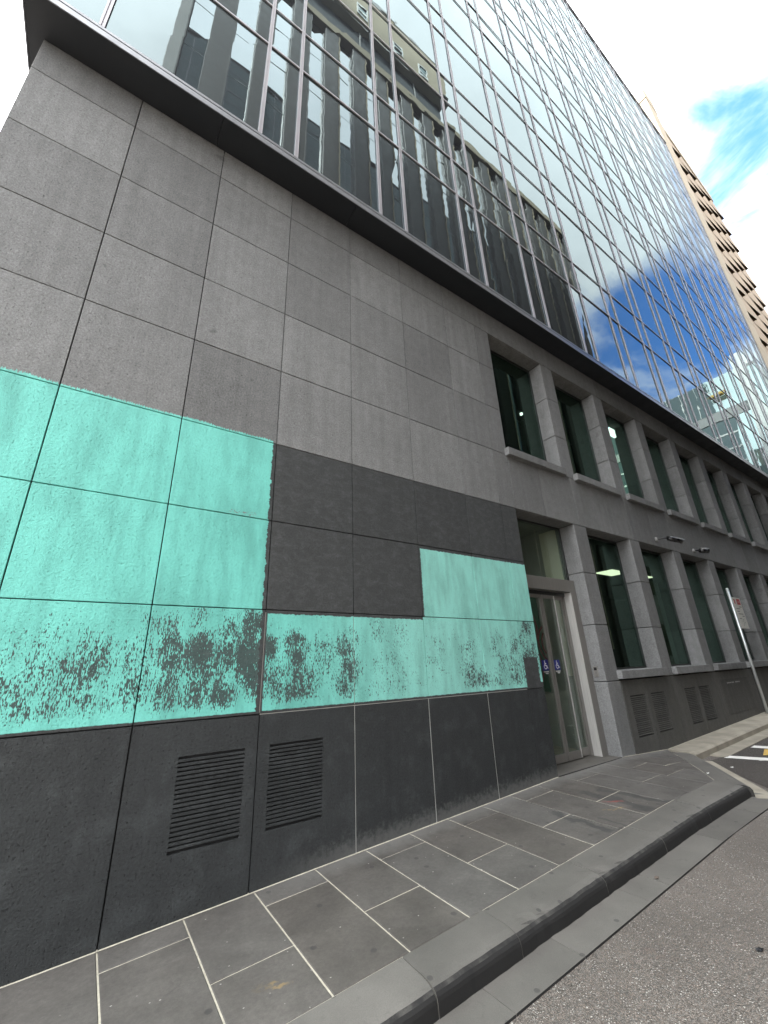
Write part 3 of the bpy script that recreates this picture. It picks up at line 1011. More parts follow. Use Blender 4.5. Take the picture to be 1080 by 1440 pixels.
# return wall at the left corner
for (c, d) in [(-1.0, Z[0])] + list(zip(Z, Z[1:])):
    for y0, y1 in zip((0.0, 1.0, 2.0, 3.0, 4.0), (1.0, 2.0, 3.0, 4.0, 5.0)):
        box("wall_panel", -1.44 + 0.0002, -1.405, y0 + (.037 if y0 == 0 else G), y1 - G, c + G, d - G, M['stone'], bld, .002)
box("side_wall", -1.404, -1.2, 5.0, 20.0, -1.0, 7.66, M['stone'], bld, 0)
# top course, runs the full length under the overhang
tx = [-1.44, -0.548, 0.354, 1.256, 2.158, 3.060, 3.961, 4.865] + [4.865 + 1.905 * k for k in range(1, 14)] + [XEND]
for a, b in zip(tx, tx[1:]):
    panel(a, b, Z[7], Z[8] + .004, M['stone'], dy=0.0005 if a >= 4.8 else None)
# spandrel band between the two window rows
sx = [5.04] + [5.815 + .9525 * k for k in range(27)] + [XEND]
for a, b in zip(sx, sx[1:]):
    if b - a > 0.05:
        panel(a, b, Z[3], Z[4], M['stone'])
# base course beyond the door
bxs = [6.570, 7.72, 8.675, 9.63, 10.58] + [10.58 + .9525 * k for k in range(2, 22)] + [XEND]
for i, (a, b) in enumerate(zip(bxs, bxs[1:])):
    c = PZ(a, 0) - 0.3
    if b - a < .05: continue
    if i == 0:
        grille_panel(6.962, 7.72, c, Z[0], 7.150, 7.632, M['base'])
    elif i == 1:
        grille_panel(a, b, c, Z[0], 7.828, 8.308, M['base'])
    elif i == 2:
        grille_panel(a, b, c, Z[0], 9.100, 9.560, M['base'])
    elif i == 3:
        grille_panel(a, b, c, Z[0], 9.725, 10.213, M['base'])
    elif i == 4:
        panel(a, b, c, Z[0], M['base'])
        hp = box("access_hatch", 10.82, 12.38, -0.004, 0.010, 0.415, 1.045, M['base'], bld, .002)
        for k, w in enumerate((.05, .045, .05, .03, .05, .045, .0, .05, .05, .04, .05)):
            if w: box("raised_letter_strip", 11.15 + k * .067, 11.15 + k * .067 + w, -0.007, -0.003, 0.972, 0.994, M['oconc'], hp, 0)
    else:
        panel(a, b, c, Z[0], M['base'])

# piers: solid blocks through the depth of the reveals
DEP = 0.285
upper_n, lower_n = 9, 8


def pier_stack(x0, x1, zs, last=False):
    for c, d in zip(zs, zs[1:]):
        box("pier_block", x0, x1, random.uniform(0, .0015), 0.33, c + G, d - G, M['stone'], bld, 0.006)


for k in range(upper_n):
    xr = X0 + OPEN + PER * k
    pier_stack(xr, X0 + PER * (k + 1), (Z[4], Z[5], Z[6], Z[7]))
for k in range(lower_n):
    xr = X0 + OPEN + PER * k
    pier_stack(xr, X0 + PER * (k + 1), (PZ(6.6, 0) - .2, Z[0], Z[1], Z[2], Z[3]) if k == 0 else (Z[0], Z[1], Z[2], Z[3]))
for c, d in ((Z[4], Z[5]), (Z[5], Z[6]), (Z[6], Z[7])):
    for i in range(5):
        a = X0 + PER * upper_n + i * 1.8
        panel(a, min(a + 1.8, XEND), c, d, M['stone'])
for c, d in ((Z[0], Z[1]), (Z[1], Z[2]), (Z[2], Z[3])):
    for i in range(6):
        a = X0 + PER * lower_n + i * 1.82
        panel(a, min(a + 1.82, XEND), c, d, M['stone'])


def window(k, z0, z1, upper):
    """one deep-set window: frame, glass, head and sill linings, projecting sill"""
    xl = X0 + PER * k
    xr = xl + OPEN
    w = empty("window", (xl + OPEN / 2, 0.28, z0))
    w.parent = bld
    w.location = WL[w.name] - WL[bld.name]
    fr = MB()
    y0, y1 = 0.262, 0.315
    fr.box(xl, xl + .035, y0, y1, z0, z1)
    fr.box(xr - .03, xr, y0, y1, z0, z1)
    fr.box(xl + .035, xr - .03, y0, y1, z0, z0 + .03)
    fr.box(xl + .035, xr - .03, y0 + .0, y1, z1 - .05, z1)
    fr.build("window_frame", M['frame'], w)
    box("glass", xl + .035, xr - .03, 0.282, 0.292, z0 + .03, z1 - .05, M['wglass'], w, 0)
    if upper or k > 0:
        box("sill_lining", xl, xr, 0.004, 0.262, z0 - .06, z0, M['stone'], w, .003)
        box("window_sill", xl - .045 if upper else xl - .04, xr - .02, -0.085, 0.004, z0 - (.135 if upper else .125), z0 - .002, M['stone'], w, .005)
    # head lining: two stone soffit slabs
    box("head_lining", xl, (xl + xr) / 2 - .003, 0.036, 0.262, z1, z1 + .04, M['stone'], w, .003)
    box("head_lining", (xl + xr) / 2 + .003, xr, 0.036, 0.262, z1, z1 + .04, M['stone'], w, .003)
    return w


for k in range(upper_n):
    window(k, 4.775, Z[7] - .001, True)
for k in range(1, lower_n):
    window(k, 1.368, Z[3] - .001, False)
# left reveals (stone edge of the blank wall and the door side)
box("reveal_panel", 5.005, 5.0395, 0.036, 0.33, Z[4] + G, Z[7] - G, M['stone'], bld, .003)
box("reveal_panel", 5.005, 5.0395, 0.036, 0.33, PZ(5, 0) - .2, Z[3] - G, M['stone'], bld, .003)

# pale sealant in some joints of the base course
for xx in (2.158, 3.060, 3.961):
    box("sealant_strip", xx - .0034, xx + .0034, 0.003, 0.020, PZ(xx, 0) - .01, Z[0] - .006, M['sealant'], bld, 0)
box("sealant_strip", 1.26, 4.69, 0.004, 0.020, Z[0] - .003, Z[0] + .003, M['sealant'], bld, 0)
for xx in (1.256, 2.158):
    box("sealant_strip", xx - .0028, xx + .0028, 0.0055, 0.020, Z[0] + .01, Z[1] - .02, M['sealant'], bld, 0)

# ---- entrance
ent = empty("entrance", (5.8, 0.3, 0.225))
ent.parent = bld
ent.location = WL[ent.name] - WL[bld.name]
GZ = 0.222
box("head_lining", 5.04, 6.57, 0.036, 0.40, Z[3] - .001, Z[3] + .04, M['stone'], ent, .003)
box("transom_bar", 5.0405, 6.5665, 0.203, 0.42, 2.592, 2.790, M['bronze'], ent, .004)
jm = box("door_jamb", 6.412, 6.5665, 0.200, 0.42, GZ - .05, 2.590, M['bronze'], ent, .003)
box("steel_lining", 6.404, 6.4115, 0.204, 0.33, GZ - .02, 2.588, M['steel'], ent, .001)
box("transom_glass", 5.0405, 6.5665, 0.288, 0.298, 2.792, Z[3] - .004, M['dglass'], ent, 0)
box("transom_frame", 6.536, 6.5665, 0.275, 0.287, 2.792, Z[3] - .004, M['frame'], ent, .002)
box("transom_frame", 5.0405, 6.535, 0.275, 0.287, Z[3] - .034, Z[3] - .004, M['frame'], ent, .002)
box("door_track", 5.0405, 6.403, 0.315, 0.42, 2.535, 2.5905, M['frame'], ent, .003)


def leaf(x0, x1, y, stile=.035, rail=.10, label=None):
    lf = empty("sliding_door", ((x0 + x1) / 2, y, GZ))
    lf.parent = bld
    lf.location = WL[lf.name] - WL[bld.name]
    fr = MB()
    z0, z1 = GZ + .012, 2.534
    fr.box(x0, x0 + stile, y, y + .04, z0, z1)
    fr.box(x1 - stile, x1, y, y + .04, z0, z1)
    fr.box(x0 + stile, x1 - stile, y, y + .04, z0, z0 + rail)
    fr.box(x0 + stile, x1 - stile, y, y + .04, z1 - .05, z1)
    fr.build("door_frame", M['bronze'], lf)
    box("glass", x0 + stile, x1 - stile, y + .016, y + .024, z0 + rail, z1 - .05, M['dglass'], lf, 0)
    return lf


la = leaf(5.08, 5.772, 0.335)
lb = leaf(5.790, 6.135, 0.335, .03)
lc = leaf(6.120, 6.404, 0.377, .03)
box("edge_strip", 5.774, 5.788, 0.345, 0.365, GZ + .02, 2.53, M['camblack'], ent, 0)
box("edge_strip", 6.100, 6.112, 0.326, 0.3345, GZ + .02, 2.53, M['steel'], ent, 0)


def wheelchair(parent, x0, x1, z0, z1, y):
    """blue accessibility sticker: square with white seated-figure-in-wheel symbol, white lines of small print below"""
    st = box("access_sticker", x0, x1, y - .001, y, z0, z1, M['blue'], parent, 0)
    w, h = x1 - x0, z1 - z0
    mb = MB()

    def bar(ax, az, bx, bz, t=0.055):
        A, B = Vector((x0 + ax * w, z0 + az * h)), Vector((x0 + bx * w, z0 + bz * h))
        d = (B - A).normalized() * 0
        n = (B - A).normalized()
        n = Vector((-n.y, n.x)) * t * w
        mb.poly([(p.x, y - .0022, p.y) for p in (A - n, B - n, B + n, A + n)])
    bar(.44, .80, .46, .45, .06); bar(.46, .66, .66, .64, .045); bar(.46, .45, .70, .45, .05); bar(.70, .47, .80, .20, .05); bar(.80, .20, .88, .24, .045)
    pts = [(x0 + (.44 + .07 * math.cos(a)) * w, y - .0022, z0 + (.88 + .07 * math.sin(a)) * h) for a in [k * math.pi / 5 for k in range(10)]]
    mb.poly(pts)
    ang = [math.radians(d) for d in range(120, 371, 25)]
    for a0, a1 in zip(ang, ang[1:]):
        q = []
        for a, r in ((a0, .25), (a1, .25), (a1, .17), (a0, .17)):
            q.append((x0 + (.48 + r * math.cos(a)) * w, y - .0022, z0 + (.36 + r * math.sin(a)) * h))
        mb.poly(q)
    mb.build("wheelchair_symbol", M['stickwhite'], parent)
    tx_ = MB()
    for row, (n, s0) in enumerate(((6, .06), (3, .36))):
        for k in range(n):
            zz = z0 - .018 - row * .022
            tx_.poly([(x0 + (s0 + k * .145) * w, y - .0015, zz - .006), (x0 + (s0 + k * .145 + .11) * w, y - .0015, zz - .006),
                      (x0 + (s0 + k * .145 + .11) * w, y - .0015, zz + .006), (x0 + (s0 + k * .145) * w, y - .0015, zz + .006)])
    tx_.build("small_print", M['stickwhite'], parent)


wheelchair(la, 5.555, 5.700, 1.415, 1.562, 0.350)
wheelchair(lb, 5.848, 5.985, 1.415, 1.557, 0.350)
# maroon ring pattern on the glass of the first leaf
for (cx_, cz_), rr in (((5.22, 2.02), (.20, .28, .36)), ((5.82, 1.80), (.20, .28)), ((5.22, 1.46), (.20, .28, .36))):
    mb = MB()
    for r in rr:
        for i in range(28):
            a0, a1 = 2 * math.pi * i / 28, 2 * math.pi * (i + 1) / 28
            q = [(cx_ + rad * math.cos(a), 0.3495, cz_ + rad * math.sin(a)) for a, rad in ((a0, r), (a1, r), (a1, r - .03), (a0, r - .03))]
            if all(5.12 < p[0] < 5.735 for p in q):
                mb.poly(q)
    if mb.F: mb.build("film_ring", M['maroon'], la)

# ---- rooms behind the glass
lob = MB()
lob.box(4.2, 6.8, 3.6, 3.7, 0.1, 3.9)
lob.box(4.1, 4.2, 0.44, 3.7, 0.1, 3.9)
lob.build("lobby_wall", M['room'], bld)
box("lobby_floor", 4.2, 6.8, 0.44, 3.6, 0.1, 0.215, M['tan'], bld, 0)
box("lobby_ceiling", 4.2, 6.8, 0.44, 3.6, 3.86, 3.95, M['room'], bld, 0)
box("lobby_partition", 6.72, 6.80, 0.44, 3.6, 0.216, 3.85, M['room'], bld, 0)
box("lobby_wall_panel", 6.70, 6.719, 0.46, 0.80, 1.30, 3.80, M['cream'], bld, .004)
box("lobby_wall_panel", 6.70, 6.719, 1.10, 2.40, 1.05, 2.70, M['greenwall'], bld, .004)
box("lobby_partition", 6.30, 6.715, 1.5, 1.58, 1.25, 3.2, M['cream'], bld, 0)
dsk = box("reception_desk", 4.6, 6.2, 2.3, 2.8, 0.216, 1.15, M['roomdark'], bld, .01)
box("hand_rail", 5.2, 6.3, 1.1, 1.14, 0.70, 0.74, M['steel'], bld, .005)
box("ceiling_or_fill_light", 4.3, 4.9, 1.2, 1.5, 3.84, 3.858, M['lobby_fill'], bld, 0)  # unseen fill panel, added to brighten the lobby behind the door glass
box("ceiling_or_fill_light", 4.3, 5.0, 2.4, 2.7, 3.84, 3.858, M['lobby_fill'], bld, 0)  # second added fill panel, also out of view
rm = MB()
rm.box(6.95, 31, 5.0, 5.1, 0.1, 7.6)
rm.box(6.95, 31, 0.34, 5.0, 3.80, 4.55)
rm.box(5.0, 6.95, 0.45, 5.0, 4.0, 4.55)
rm.box(4.9, 6.95, 5.0, 5.1, 3.96, 7.6)
rm.box(4.9, 31, 0.34, 5.0, 7.30, 7.6)
rm.box(6.85, 6.95, 0.34, 5.0, 0.1, 3.8)
rm.box(6.95, 31, 0.34, 5.0, 0.05, 0.3)
rm.box(4.9, 5.0, 0.34, 5.0, 4.5, 7.3)
rm.build("room_shell", M['roomdark'], bld)
for x in (9.2, 14.4, 16.0):
    box("room_column", x, x + .3, 2.2, 2.5, 0.3, 3.8, M['room'], bld, .01)
for x in (6.2, 8.1, 10.0):
    box("room_column", x, x + .12, 1.6, 1.75, 4.55, 7.3, M['room'], bld, .01)
box("ceiling_or_fill_light", 11.3, 12.1, 1.85, 2.3, 3.77, 3.797, M['lamp'], bld, 0)
box("ceiling_or_fill_light", 13.1, 13.6, 1.85, 2.1, 3.77, 3.797, M['lamp'], bld, 0)
MB().tube((7.85, 1.45, 7.25), (7.85, 1.45, 7.297), .035).build("downlight", M['lampw'], bld)
box("exit_light_box", 10.35, 10.62, 0.60, 0.66, 7.02, 7.26, M['lampw'], bld, .01)

# ---- overhang, fascia
SOF = Z[8]
sof_x = [-1.578] + [0.25 + 1.835 * k for k in range(0, 17)] + [31.3]
for a, b in zip(sof_x, sof_x[1:]):
    box("soffit_panel", a + .0015, b - .0015, -0.350, 0.03 if a > -1.5 else 8.0, SOF, SOF + .05, M['soffit'], bld, .0015)
FPROF = [(-0.362, SOF - .008), (-0.362, SOF + .075), (-0.345, SOF + .088), (-0.325, SOF + .088), (-0.325, SOF + .108), (-0.352, SOF + .112), (-0.352, SOF + .150), (-0.315, SOF + .185), (-0.20, SOF + .185), (-0.20, SOF + .052), (-0.348, SOF + .052), (-0.3515, SOF - .008)]
fsx = [-1.59, 1.10, 4.90, 8.55, 12.22, 15.89, 19.56, 23.23, 26.9, 31.3]
for a, b in zip(fsx, fsx[1:]):
    prism("fascia", [[(a + .001, y, z) for y, z in FPROF], [(b - .001, y, z) for y, z in FPROF]], M['fascia'], bld)
box("side_fascia", -1.592, -1.578, -0.345, 8.0, SOF - .006, SOF + .2, M['fascia'], bld, .002)

# ---- curtain wall
YG = -0.300
ZB = 7.90
zt = [ZB] + [z for k in range(10) for z in (9.98 + 3.19 * k, 11.045 + 3.19 * k)]
zt = [z for z in zt if z < 39.8]
ROOF = zt[-1]
ma = [-1.53, -0.99]
k = 0
while 0.68 + 1.8345 * k < 31.0:
    ma += [0.68 + 1.8345 * k, 1.165 + 1.8345 * k]
    k += 1
ma = [x for x in ma if x < 31.0] + [31.2]
for i, x in enumerate(ma):
    mb = MB()
    w, gp = (.0185, .007)
    mb.box(x - gp - w, x - gp, YG - .024, YG - .006, ZB - .012, ROOF + .1)
    mb.box(x + gp, x + gp + w, YG - .024, YG - .006, ZB - .012, ROOF + .1)
    mb.box(x - gp, x + gp, YG - .012, YG - .006, ZB - .012, ROOF + .1)
    mb.build("mullion", M['mullion'], bld)
for z in zt[1:]:
    mb = MB()
    for a, b in zip(ma, ma[1:]):
        mb.box(a + .026, b - .026, YG - .020, YG - .006, z - .015, z + .015)
    mb.build("transom", M['mullion'], bld)


def px(p):
    d = Vector(p) - CAM
    w = d.dot(FWD)
    if w <= 0.05:
        return None
    return (540 + FPX * d.dot(RIGHT) / w, 720 - FPX * d.dot(UP) / w)


cells = []
for a, b in zip(ma, ma[1:]):
    for c, d in zip(zt, zt[1:]):
        q = [px((x, YG, z)) for x, z in ((a, c), (b, c), (b, d), (a, d))]
        ar = 0.0
        if all(q):
            mxx = sum(p[0] for p in q) / 4
            myy = sum(p[1] for p in q) / 4
            ar = abs(sum(p[0] * r[1] - p[1] * r[0] for p, r in zip(q, q[1:] + q[:1]))) / 2
            if not any(-5 < p[0] < 1085 and -5 < p[1] < 1445 for p in q):
                ar *= 1e-4
        cells.append((ar, a, b, c, d))
cells.sort(reverse=True)
rest = MB()
for i, (ar, a, b, c, d) in enumerate(cells):
    j = [random.gauss(0, .0022) for _ in range(4)]
    V = [(a, YG + j[0], c), (b, YG + j[1], c), (b, YG + j[2], d), (a, YG + j[3], d), (a, YG + .012, c), (b, YG + .012, c), (b, YG + .012, d), (a, YG + .012, d)]
    F = [(0, 1, 2, 3), (0, 4, 5, 1), (1, 5, 6, 2), (2, 6, 7, 3), (3, 7, 4, 0)]
    if i < 290:
        mesh("glass_pane", V, F, M['curtain'], bld)
    else:
        n = len(rest.V)
        rest.V += V
        rest.F += [tuple(n + q for q in f) for f in F]
rp = rest.build("glass_panes", M['curtain'], bld)
rp['kind'] = 'stuff'
box("curtain_backing", -1.54, 31.19, YG + .02, YG + .2, ZB - .03, ROOF + .05, M['frame'], bld, 0)
box("tower_block", -1.54, 31.19, YG + .21, 20.0, SOF + .06, ROOF + .02, M['oconc'], bld, 0)
box("side_glazing", -1.575, -1.545, -0.29, 20.0, ZB, ROOF + .05, M['fardark'], bld, 0)
box("parapet_coping", -1.60, 31.26, -0.36, 0.2, ROOF + .1, ROOF + .28, M['frame'], bld, .01)
for a in range(3):
    box("core_wall", -1.40 + a * 10.8, -1.40 + (a + 1) * 10.8 - .01, 5.2, 20.0, -1.0, SOF + .04, M['roomdark'], bld, 0)

# ------------------------------------------------------------------ things fixed to the wall
ic = empty("door_intercom", (6.565, 0.135, 1.365), "small steel intercom plate on the pier beside the glass door", "intercom")
box("face_plate", 6.557, 6.5695, 0.098, 0.170, 1.290, 1.442, M['bronze'], ic, .002)
MB().tube((6.5575, .134, 1.345), (6.551, .134, 1.345), .011).build("call_button", M['camwhite'], ic)
box("speaker_grille", 6.5555, 6.558, 0.112, 0.156, 1.385, 1.425, M['camblack'], ic, .001)


def bullet(name, x, z, label, long):
    c = empty(name, (x, 0, z), label, "security camera", "cameras on the stone band")
    mb = MB()
    mb.tube((x, 0.0, z), (x, -.045, z), .055, .045, 18)
    mb.build("wall_bracket", M['camwhite'], c, loc=None)
    mb = MB()
    if long:
        mb.tube((x, -.04, z), (x + .05, -.13, z + .01), .016)
        mb.tube((x + .045, -.125, z + .01), (x + .26, -.17, z + .02), .014)
        mb.build("arm", M['camblack'], c)
        a, b = Vector((x + .20, -.165, z + .01)), Vector((x + .52, -.27, z - .035))
        d = (b - a).normalized()
        MB().tube(a, b, .046, .05, 20).build("camera_body", M['camblack'], c, True)
        MB().tube(b, b + d * .012, .043, .040, 20).build("lens", M['frame'], c)
        up = Vector((0, 0, 1))
        sd = d.cross(up).normalized()
        nn = sd.cross(d)
        sh = MB()
        for i in range(6):
            a0, a1 = math.radians(20 + i * 140 / 6), math.radians(20 + (i + 1) * 140 / 6)
            q = []
            for base in (a - d * .02, b + d * .05):
                q.append([base + .060 * (math.cos(w) * sd + math.sin(w) * nn) for w in (a0, a1)])
            sh.poly([q[0][0], q[0][1], q[1][1], q[1][0]])
            q2 = []
            for base in (a - d * .02, b + d * .05):
                q2.append([base + .056 * (math.cos(w) * sd + math.sin(w) * nn) for w in (a0, a1)])
            sh.poly([q2[0][1], q2[0][0], q2[1][0], q2[1][1]])
        sh.build("sun_shield", M['camwhite'], c)
    else:
        mb.tube((x, -.04, z), (x + .10, -.12, z - .01), .018)
        mb.build("arm", M['camblack'], c)
        a, b = Vector((x + .09, -.11, z - .01)), Vector((x + .27, -.20, z - .02))
        MB().tube(a, b, .052, .058, 20).build("camera_body", M['camblack'], c, True)
        MB().tube(a + Vector((.05, -.02, .035)), b + Vector((.02, -.01, .035)), .040, .044, 20).build("sun_shield", M['camwhite'], c, True)
        MB().tube(b, b + Vector((.010, -.005, 0)), .045, .042, 20).build("lens", M['frame'], c)
    return c


bullet("security_camera", 9.69, 3.90, "long black security camera on an arm above the second lower window", True)
bullet("security_camera", 11.56, 3.885, "short stubby security camera above the third lower window", False)

# parking sign on its pole
px_, py_ = 12.62, -0.10
sg = empty("parking_sign", (px_, py_, PZ(px_, py_)), "white parking sign with red marks on a thin galvanised pole", "sign")
MB().tube((px_, py_, PZ(px_, 0) - .1), (px_ + .01, py_, 3.04), .030, .030, 16).build("pole", M['galv'], sg, True)
MB().tube((px_ + .01, py_, 3.04), (px_ + .01, py_, 3.055), .031, .024, 16).build("pole_cap", M['galv'], sg)
pl = box("sign_plate", px_ - .01, px_ + .50, py_ - .045, py_ - .040, 2.10, 2.83, M['signwhite'], sg, .001)
yy = py_ - .0465


def ink(x0, x1, z0, z1, mat, name):
    box(name, px_ + x0, px_ + x1, yy - .0006, yy + .0012, z0, z1, mat, pl, 0)


ink(.05, .12, 2.68, 2.79, M['red'], "red_mark")
ink(.22, .44, 2.66, 2.80, M['red'], "red_mark")
ink(.26, .40, 2.72, 2.735, M['signwhite'], "white_line")
for i, (z, w0, w1) in enumerate(((2.60, .28, .44), (2.555, .06, .30), (2.49, .06, .22), (2.43, .10, .40), (2.38, .30, .44), (2.32, .06, .20))):
    ink(w0, w1, z, z + .018, M['ink'], "print_line")
for i in range(5):
    ink(.22 + .045 * (i % 3), .25 + .05 * (i % 3), 2.17 + .032 * i, 2.185 + .032 * i, M['inkgreen'], "print_line")
for z in (2.2, 2.7):
    MB().tube((px_, py_ - .034, z), (px_, py_ - .050, z), .009, .009, 8).build("bolt", M['steel'], pl)

# ------------------------------------------------------------------ the sandstone-coloured tower next door
tw = empty("sandstone_tower", (40, 6, 0.8), "tall sandstone coloured tower with rows of curved scale panels at the far end", "building")
TR = 48.0
box("core_wall", 31.45, 47.3, 0.15, 18, 0.2, TR - .6, M['towerflat'], tw, 0)
zz0 = 0.4
for i in range(20):
    z0, z1 = 0.4 + 2.42 * i, 0.4 + 2.42 * (i + 1)
    if z1 > TR: break
    box("corner_panel", 31.40, 33.55, -0.33, 0.148, z0 + .012, z1 - .012, M['towerflat'], tw, .01)
    for y0 in (0.17, 3.2, 6.2):
        box("flank_panel", 31.36, 31.44, y0, y0 + 3.0, z0 + .012, z1 - .012, M['towerflat'], tw, .01)
box("parapet", 33.56, 47.4, -0.10, 0.6, TR - .9, TR, M['towerflat'], tw, .03)
box("corner_coping", 31.34, 33.555, -0.36, 0.6, 0.4 + 2.42 * 19 + .02, TR + .1, M['towerflat'], tw, .03)
NC = 4
_scale = {}


def scale_panel(xa, xb, z0, z1, flip):
    """leaf-shaped precast scale: swells outwards to a hollow lower lip on one side"""
    nu, nv = 8, 7
    V, F = [], []
    for j in range(nv + 1):
        v = j / nv
        for i in range(nu + 1):
            u = i / nu
            prof = (1 - v) ** 1.25
            ridge = u if not flip else 1 - u
            bul = 0.02 + 0.21 * prof * u ** 1.4
            V.append((xa + (xb - xa) * u, -0.05 - bul, z0 + (z1 - z0) * v))
    b0 = len(V)
    for j in range(nv + 1):
        for i in (0, nu):
            V.append((xa + (xb - xa) * i / nu, 0.12, z0 + (z1 - z0) * j / nv))
    for i in range(nu + 1):
        V.append((xa + (xb - xa) * i / nu, 0.12, z0))
    for j in range(nv):
        for i in range(nu):
            a = j * (nu + 1) + i
            F.append((a, a + 1, a + nu + 2, a + nu + 1))
        a = j * (nu + 1)
        F.append((a, a + nu + 1, b0 + 2 * j + 2, b0 + 2 * j))
        a = j * (nu + 1) + nu
        F.append((a + nu + 1, a, b0 + 2 * j + 1, b0 + 2 * j + 3))
    b1 = b0 + 2 * (nv + 1)
    key = (round(xb - xa, 3), round(z1 - z0, 3), flip)
    loc = Vector(((xa + xb) / 2, 0, z0))
    me = _scale.get(key)
    if me is None:
        o = mesh("scale_panel", V, F, M['towerpanel'], tw, loc, True)
        _scale[key] = o.data
        return o
    return link(bpy.data.objects.new("scale_panel", me), loc, tw)


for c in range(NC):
    box("recess_shade_back", 33.6 + (47.3 - 33.6) / NC * c, 33.6 + (47.3 - 33.6) / NC * (c + 1) - .002, 0.06, 0.148, 0.4, TR - .95, M['recess'], tw, 0)  # dark brown sheet: shade under the scale lips put into its colour
cw = (47.3 - 33.6) / NC
for c in range(NC):
    for r in range(-1, 20):
        z0 = 0.6 + 2.42 * r
        z1 = z0 + 2.40
        if z0 < 0.4 or z1 > TR - .3: continue
        scale_panel(33.6 + cw * c + .01, 33.6 + cw * (c + 1) - .01, z0, z1, False)

# ------------------------------------------------------------------ across the street (seen in the glass)
YO = -7.13
ob = empty("opposite_building", (12, -10, 0), "dark building across the street with tall brown piers, seen mirrored in the glass", "building")
OT = 33.0
box("core_block", -1.28, 25.95, -18, YO - .45, -.3, 33.0, M['odark'], ob, 0)
ws = [(-.91, -.18), (.66, 1.49), (2.16, 2.96)] + [(3.90 + 1.605 * k, 3.90 + 1.605 * k + .78) for k in range(14)]
ws = [w for w in ws if w[1] < 25.7]
prev = -1.30
for i, (a, b) in enumerate(ws):
    mt = M['oconc'] if i < 1 else M['opier']
    box("pier", prev, a, YO - .44, YO, -.3, OT, mt, ob, .02)
    box("pier_edge", a - .05, a - .002, YO + .001, YO + .05, 2.0, OT - .2, M['ostone'] if i > 3 else M['opier'], ob, .005)
    box("base_panel", a + .002, b - .002, YO - .40, YO - .06, -.3, 10.6, M['opier'], ob, .01)
    for s in range(3, 10):
        z0 = 1.2 + 3.17 * s
        box("window_pane", a, b, YO - .22, YO - .205, z0 + .012, z0 + 3.158, M['oglass'], ob, 0)
        box("transom", a, b, YO - .215, YO - .195, z0 - .012, z0 + .012, M['oconc'], ob, 0)
    prev = b
box("pier", prev, 26.0, YO - .44, YO, -.3, OT, M['opier'], ob, .02)
box("cornice", -1.36, 26.08, YO - .6, YO + .10, 33.0, 33.62, M['ostone'], ob, .03)
box("parapet", -1.30, 26.0, YO - .5, YO - .02, 33.63, 33.95, M['ostone'], ob, .02)
box("recessed_storey", -1.2, 13.2, YO - 8, YO - .35, 33.65, 36.6, M['odark'], ob, 0)
up = empty("attic_storey", (6, YO - 4, 36.7))
up.parent = ob
up.location = WL[up.name] - WL[ob.name]
box("attic_wall", -1.25, 13.3, YO - 8, YO, 36.65, 40.6, M['ostone'], up, .02)
box("attic_cornice", -1.35, 13.4, YO - 8, YO + .06, 36.45, 36.64, M['oconc'], up, .01)
box("attic_coping", -1.3, 13.36, YO - 8, YO + .05, 40.61, 40.85, M['oconc'], up, .01)
for xw in (1.2, 3.9, 6.6, 9.3, 11.3):
    fr = MB()
    fr.box(xw, xw + .75, YO + .001, YO + .06, 37.35, 37.45)
    fr.box(xw, xw + .75, YO + .001, YO + .06, 38.45, 38.55)
    fr.box(xw, xw + .08, YO + .001, YO + .06, 37.451, 38.449)
    fr.box(xw + .67, xw + .75, YO + .001, YO + .06, 37.451, 38.449)
    fr.box(xw + .081, xw + .669, YO + .001, YO + .05, 37.9, 38.0)
    fr.build("attic_window_frame", M['owhite'], up)
    box("attic_window_glass", xw + .08, xw + .67, YO + .001, YO + .015, 37.45, 38.45, M['fardark'], up, 0)
for xw in (2.8, 7.0, 11.0):
    MB().tube((xw, YO - .30, 33.96), (xw, YO - .30, 36.44), .05).build("downpipe", M['oconc'], ob)

lr = empty("low_rise_building", (38, -12, 0.5), "low dark brick building further up across the street, mirrored in the windows", "building")
box("brick_wall", 27.2, 52, -16, -7.6, 0.3, 11.0, M['opier'], lr, .05)
box("roof_parapet", 27.1, 52.1, -16.1, -7.5, 11.01, 11.5, M['odark'], lr, .05)
box("rear_block", 38.5, 51.9, -15.9, -7.7, 11.51, 14.4, M['opier'], lr, .05)
for k in range(9):
    for z0 in (1.6, 5.2, 8.2):
        box("window_pane", 28.4 + 2.6 * k, 29.8 + 2.6 * k, -7.59, -7.56, z0, z0 + 1.8, M['fardark'], lr, 0)

ft = empty("glass_tower", (70, -10, 0.6), "far tower of dark and pale glass with a white pier, seen mirrored in the glass", "building")
FXT = 60.0
box("core_block", FXT + .3, FXT + 25, -24, -4.0, 0.3, 34.6, M['oconc'], ft, 0)
box("core_block", FXT + .3, FXT + 25, -6.1, -4.85, 34.62, 36.3, M['owhite'], ft, 0)


def tface(name, y0, y1, z0, z1, mat, x=FXT):
    return box(name, x, x + .29, y0, y1, z0, z1, mat, ft, 0)


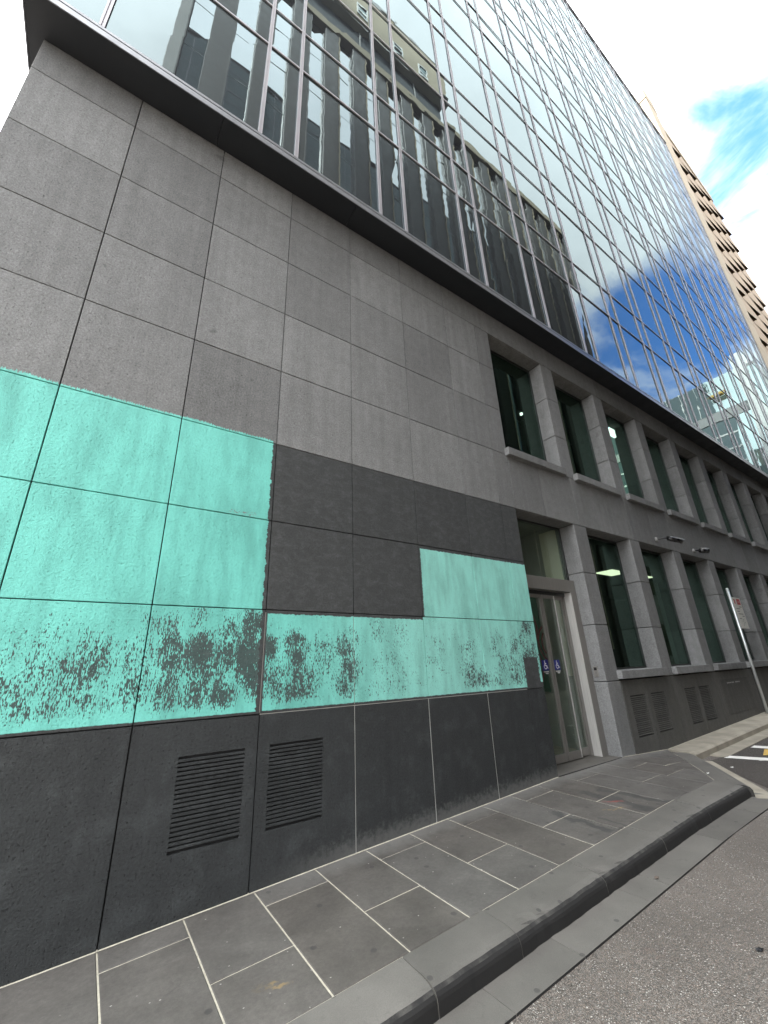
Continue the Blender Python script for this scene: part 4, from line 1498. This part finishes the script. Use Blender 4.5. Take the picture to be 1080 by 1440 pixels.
for i in range(10):
    y1 = -9.3 - i * 1.45
    tface("dark_glass_bay", y1 - 1.36, y1, 29.9, 34.4, M['fardark'])
    tface("white_mullion", y1 - 1.44, y1 - 1.37, 29.9, 34.5, M['owhite'], FXT - .1)
tface("spandrel_band", -24, -6.11, 28.6, 29.85, M['oconc'], FXT - .05)
tface("pale_glass_bay", -9.28, -6.12, 29.9, 34.5, M['farpale'])
tface("white_pier", -6.1, -4.86, 0.4, 36.3, M['owhite'], FXT - .3)
tface("pale_glass_bay", -4.84, -4.0, 0.4, 34.0, M['farpale'])
tface("pale_glass_bay", -7.78, -6.12, 0.4, 28.55, M['farpale'])
for i in range(14):
    z1 = 28.5 - i * 1.95
    tface("floor_glazing", -24, -7.82, z1 - 1.75, z1, M['fardark'])
    tface("white_spandrel", -24, -7.82, z1 - 1.94, z1 - 1.76, M['owhite'], FXT - .08)
tface("white_mullion", -7.815, -7.785, 0.4, 28.55, M['owhite'], FXT - .1)
bm = empty("maintenance_cradle", (FXT - .6, -8.6, 32), "yellow window cleaning cradle hanging on the far glass tower, mirrored in the glass", "cradle")
box("platform", FXT - 1.0, FXT - .35, -9.3, -7.6, 31.6, 31.95, M['yellow'], bm, .03)
mbr = MB()
for y in (-9.25, -7.65):
    mbr.tube((FXT - .7, y, 31.9), (FXT - .7, y, 34.7), .04, .04, 8)
mbr.build("suspension_rope", M['frame'], bm)
mbr = MB()
mbr.box(FXT - 1.0, FXT - .96, -9.3, -7.6, 32.4, 32.5)
mbr.box(FXT - 1.0, FXT - .96, -9.3, -9.22, 31.96, 32.39)
mbr.box(FXT - 1.0, FXT - .96, -7.68, -7.6, 31.96, 32.39)
mbr.build("guard_rail", M['owhite'], bm)

# ------------------------------------------------------------------ small litter
def scrap(name, x, y, zf, size, mat, label, cat, seed):
    r = random.Random(seed)
    n = 9
    V = [(x, y, zf(x, y) + .006 + size * .12)]
    for i in range(n):
        a = 2 * math.pi * i / n
        q = size * r.uniform(.55, 1.0)
        xx, yy2 = x + q * math.cos(a), y + q * .7 * math.sin(a)
        V.append((xx, yy2, zf(xx, yy2) + .0055 + r.uniform(0, size * .25)))
    F = [(0, 1 + i, 1 + (i + 1) % n) for i in range(n)]
    b = len(V)
    V += [(p[0], p[1], p[2] - .0012) for p in V]
    F += [(b, b + 1 + (i + 1) % n, b + 1 + i) for i in range(n)]
    F += [(1 + i, b + 1 + i, b + 1 + (i + 1) % n, 1 + (i + 1) % n) for i in range(n)]
    return tag(mesh(name, V, F, mat), label, cat)


rzf = lambda x, y: road_z(x, y) + .004
scrap("paper_scrap", 7.75, -0.88, rzf, .035, M['owhite'], "white paper scrap on the dark road past the kerb corner", "litter", 1)
scrap("paper_scrap", 6.45, -1.08, PZ, .022, M['owhite'], "tiny white paper scrap on the paving by the kerb corner", "litter", 2)
scrap("dry_leaf", 3.75, -1.64, lambda x, y: HR(x) + .004, .028, M['recess'], "dry brown leaf lying in the stone gutter", "leaf", 3)
scrap("dry_leaf", 3.35, -2.35, road_z, .03, M['camblack'], "dark dead leaf lying on the grey asphalt", "leaf", 4)
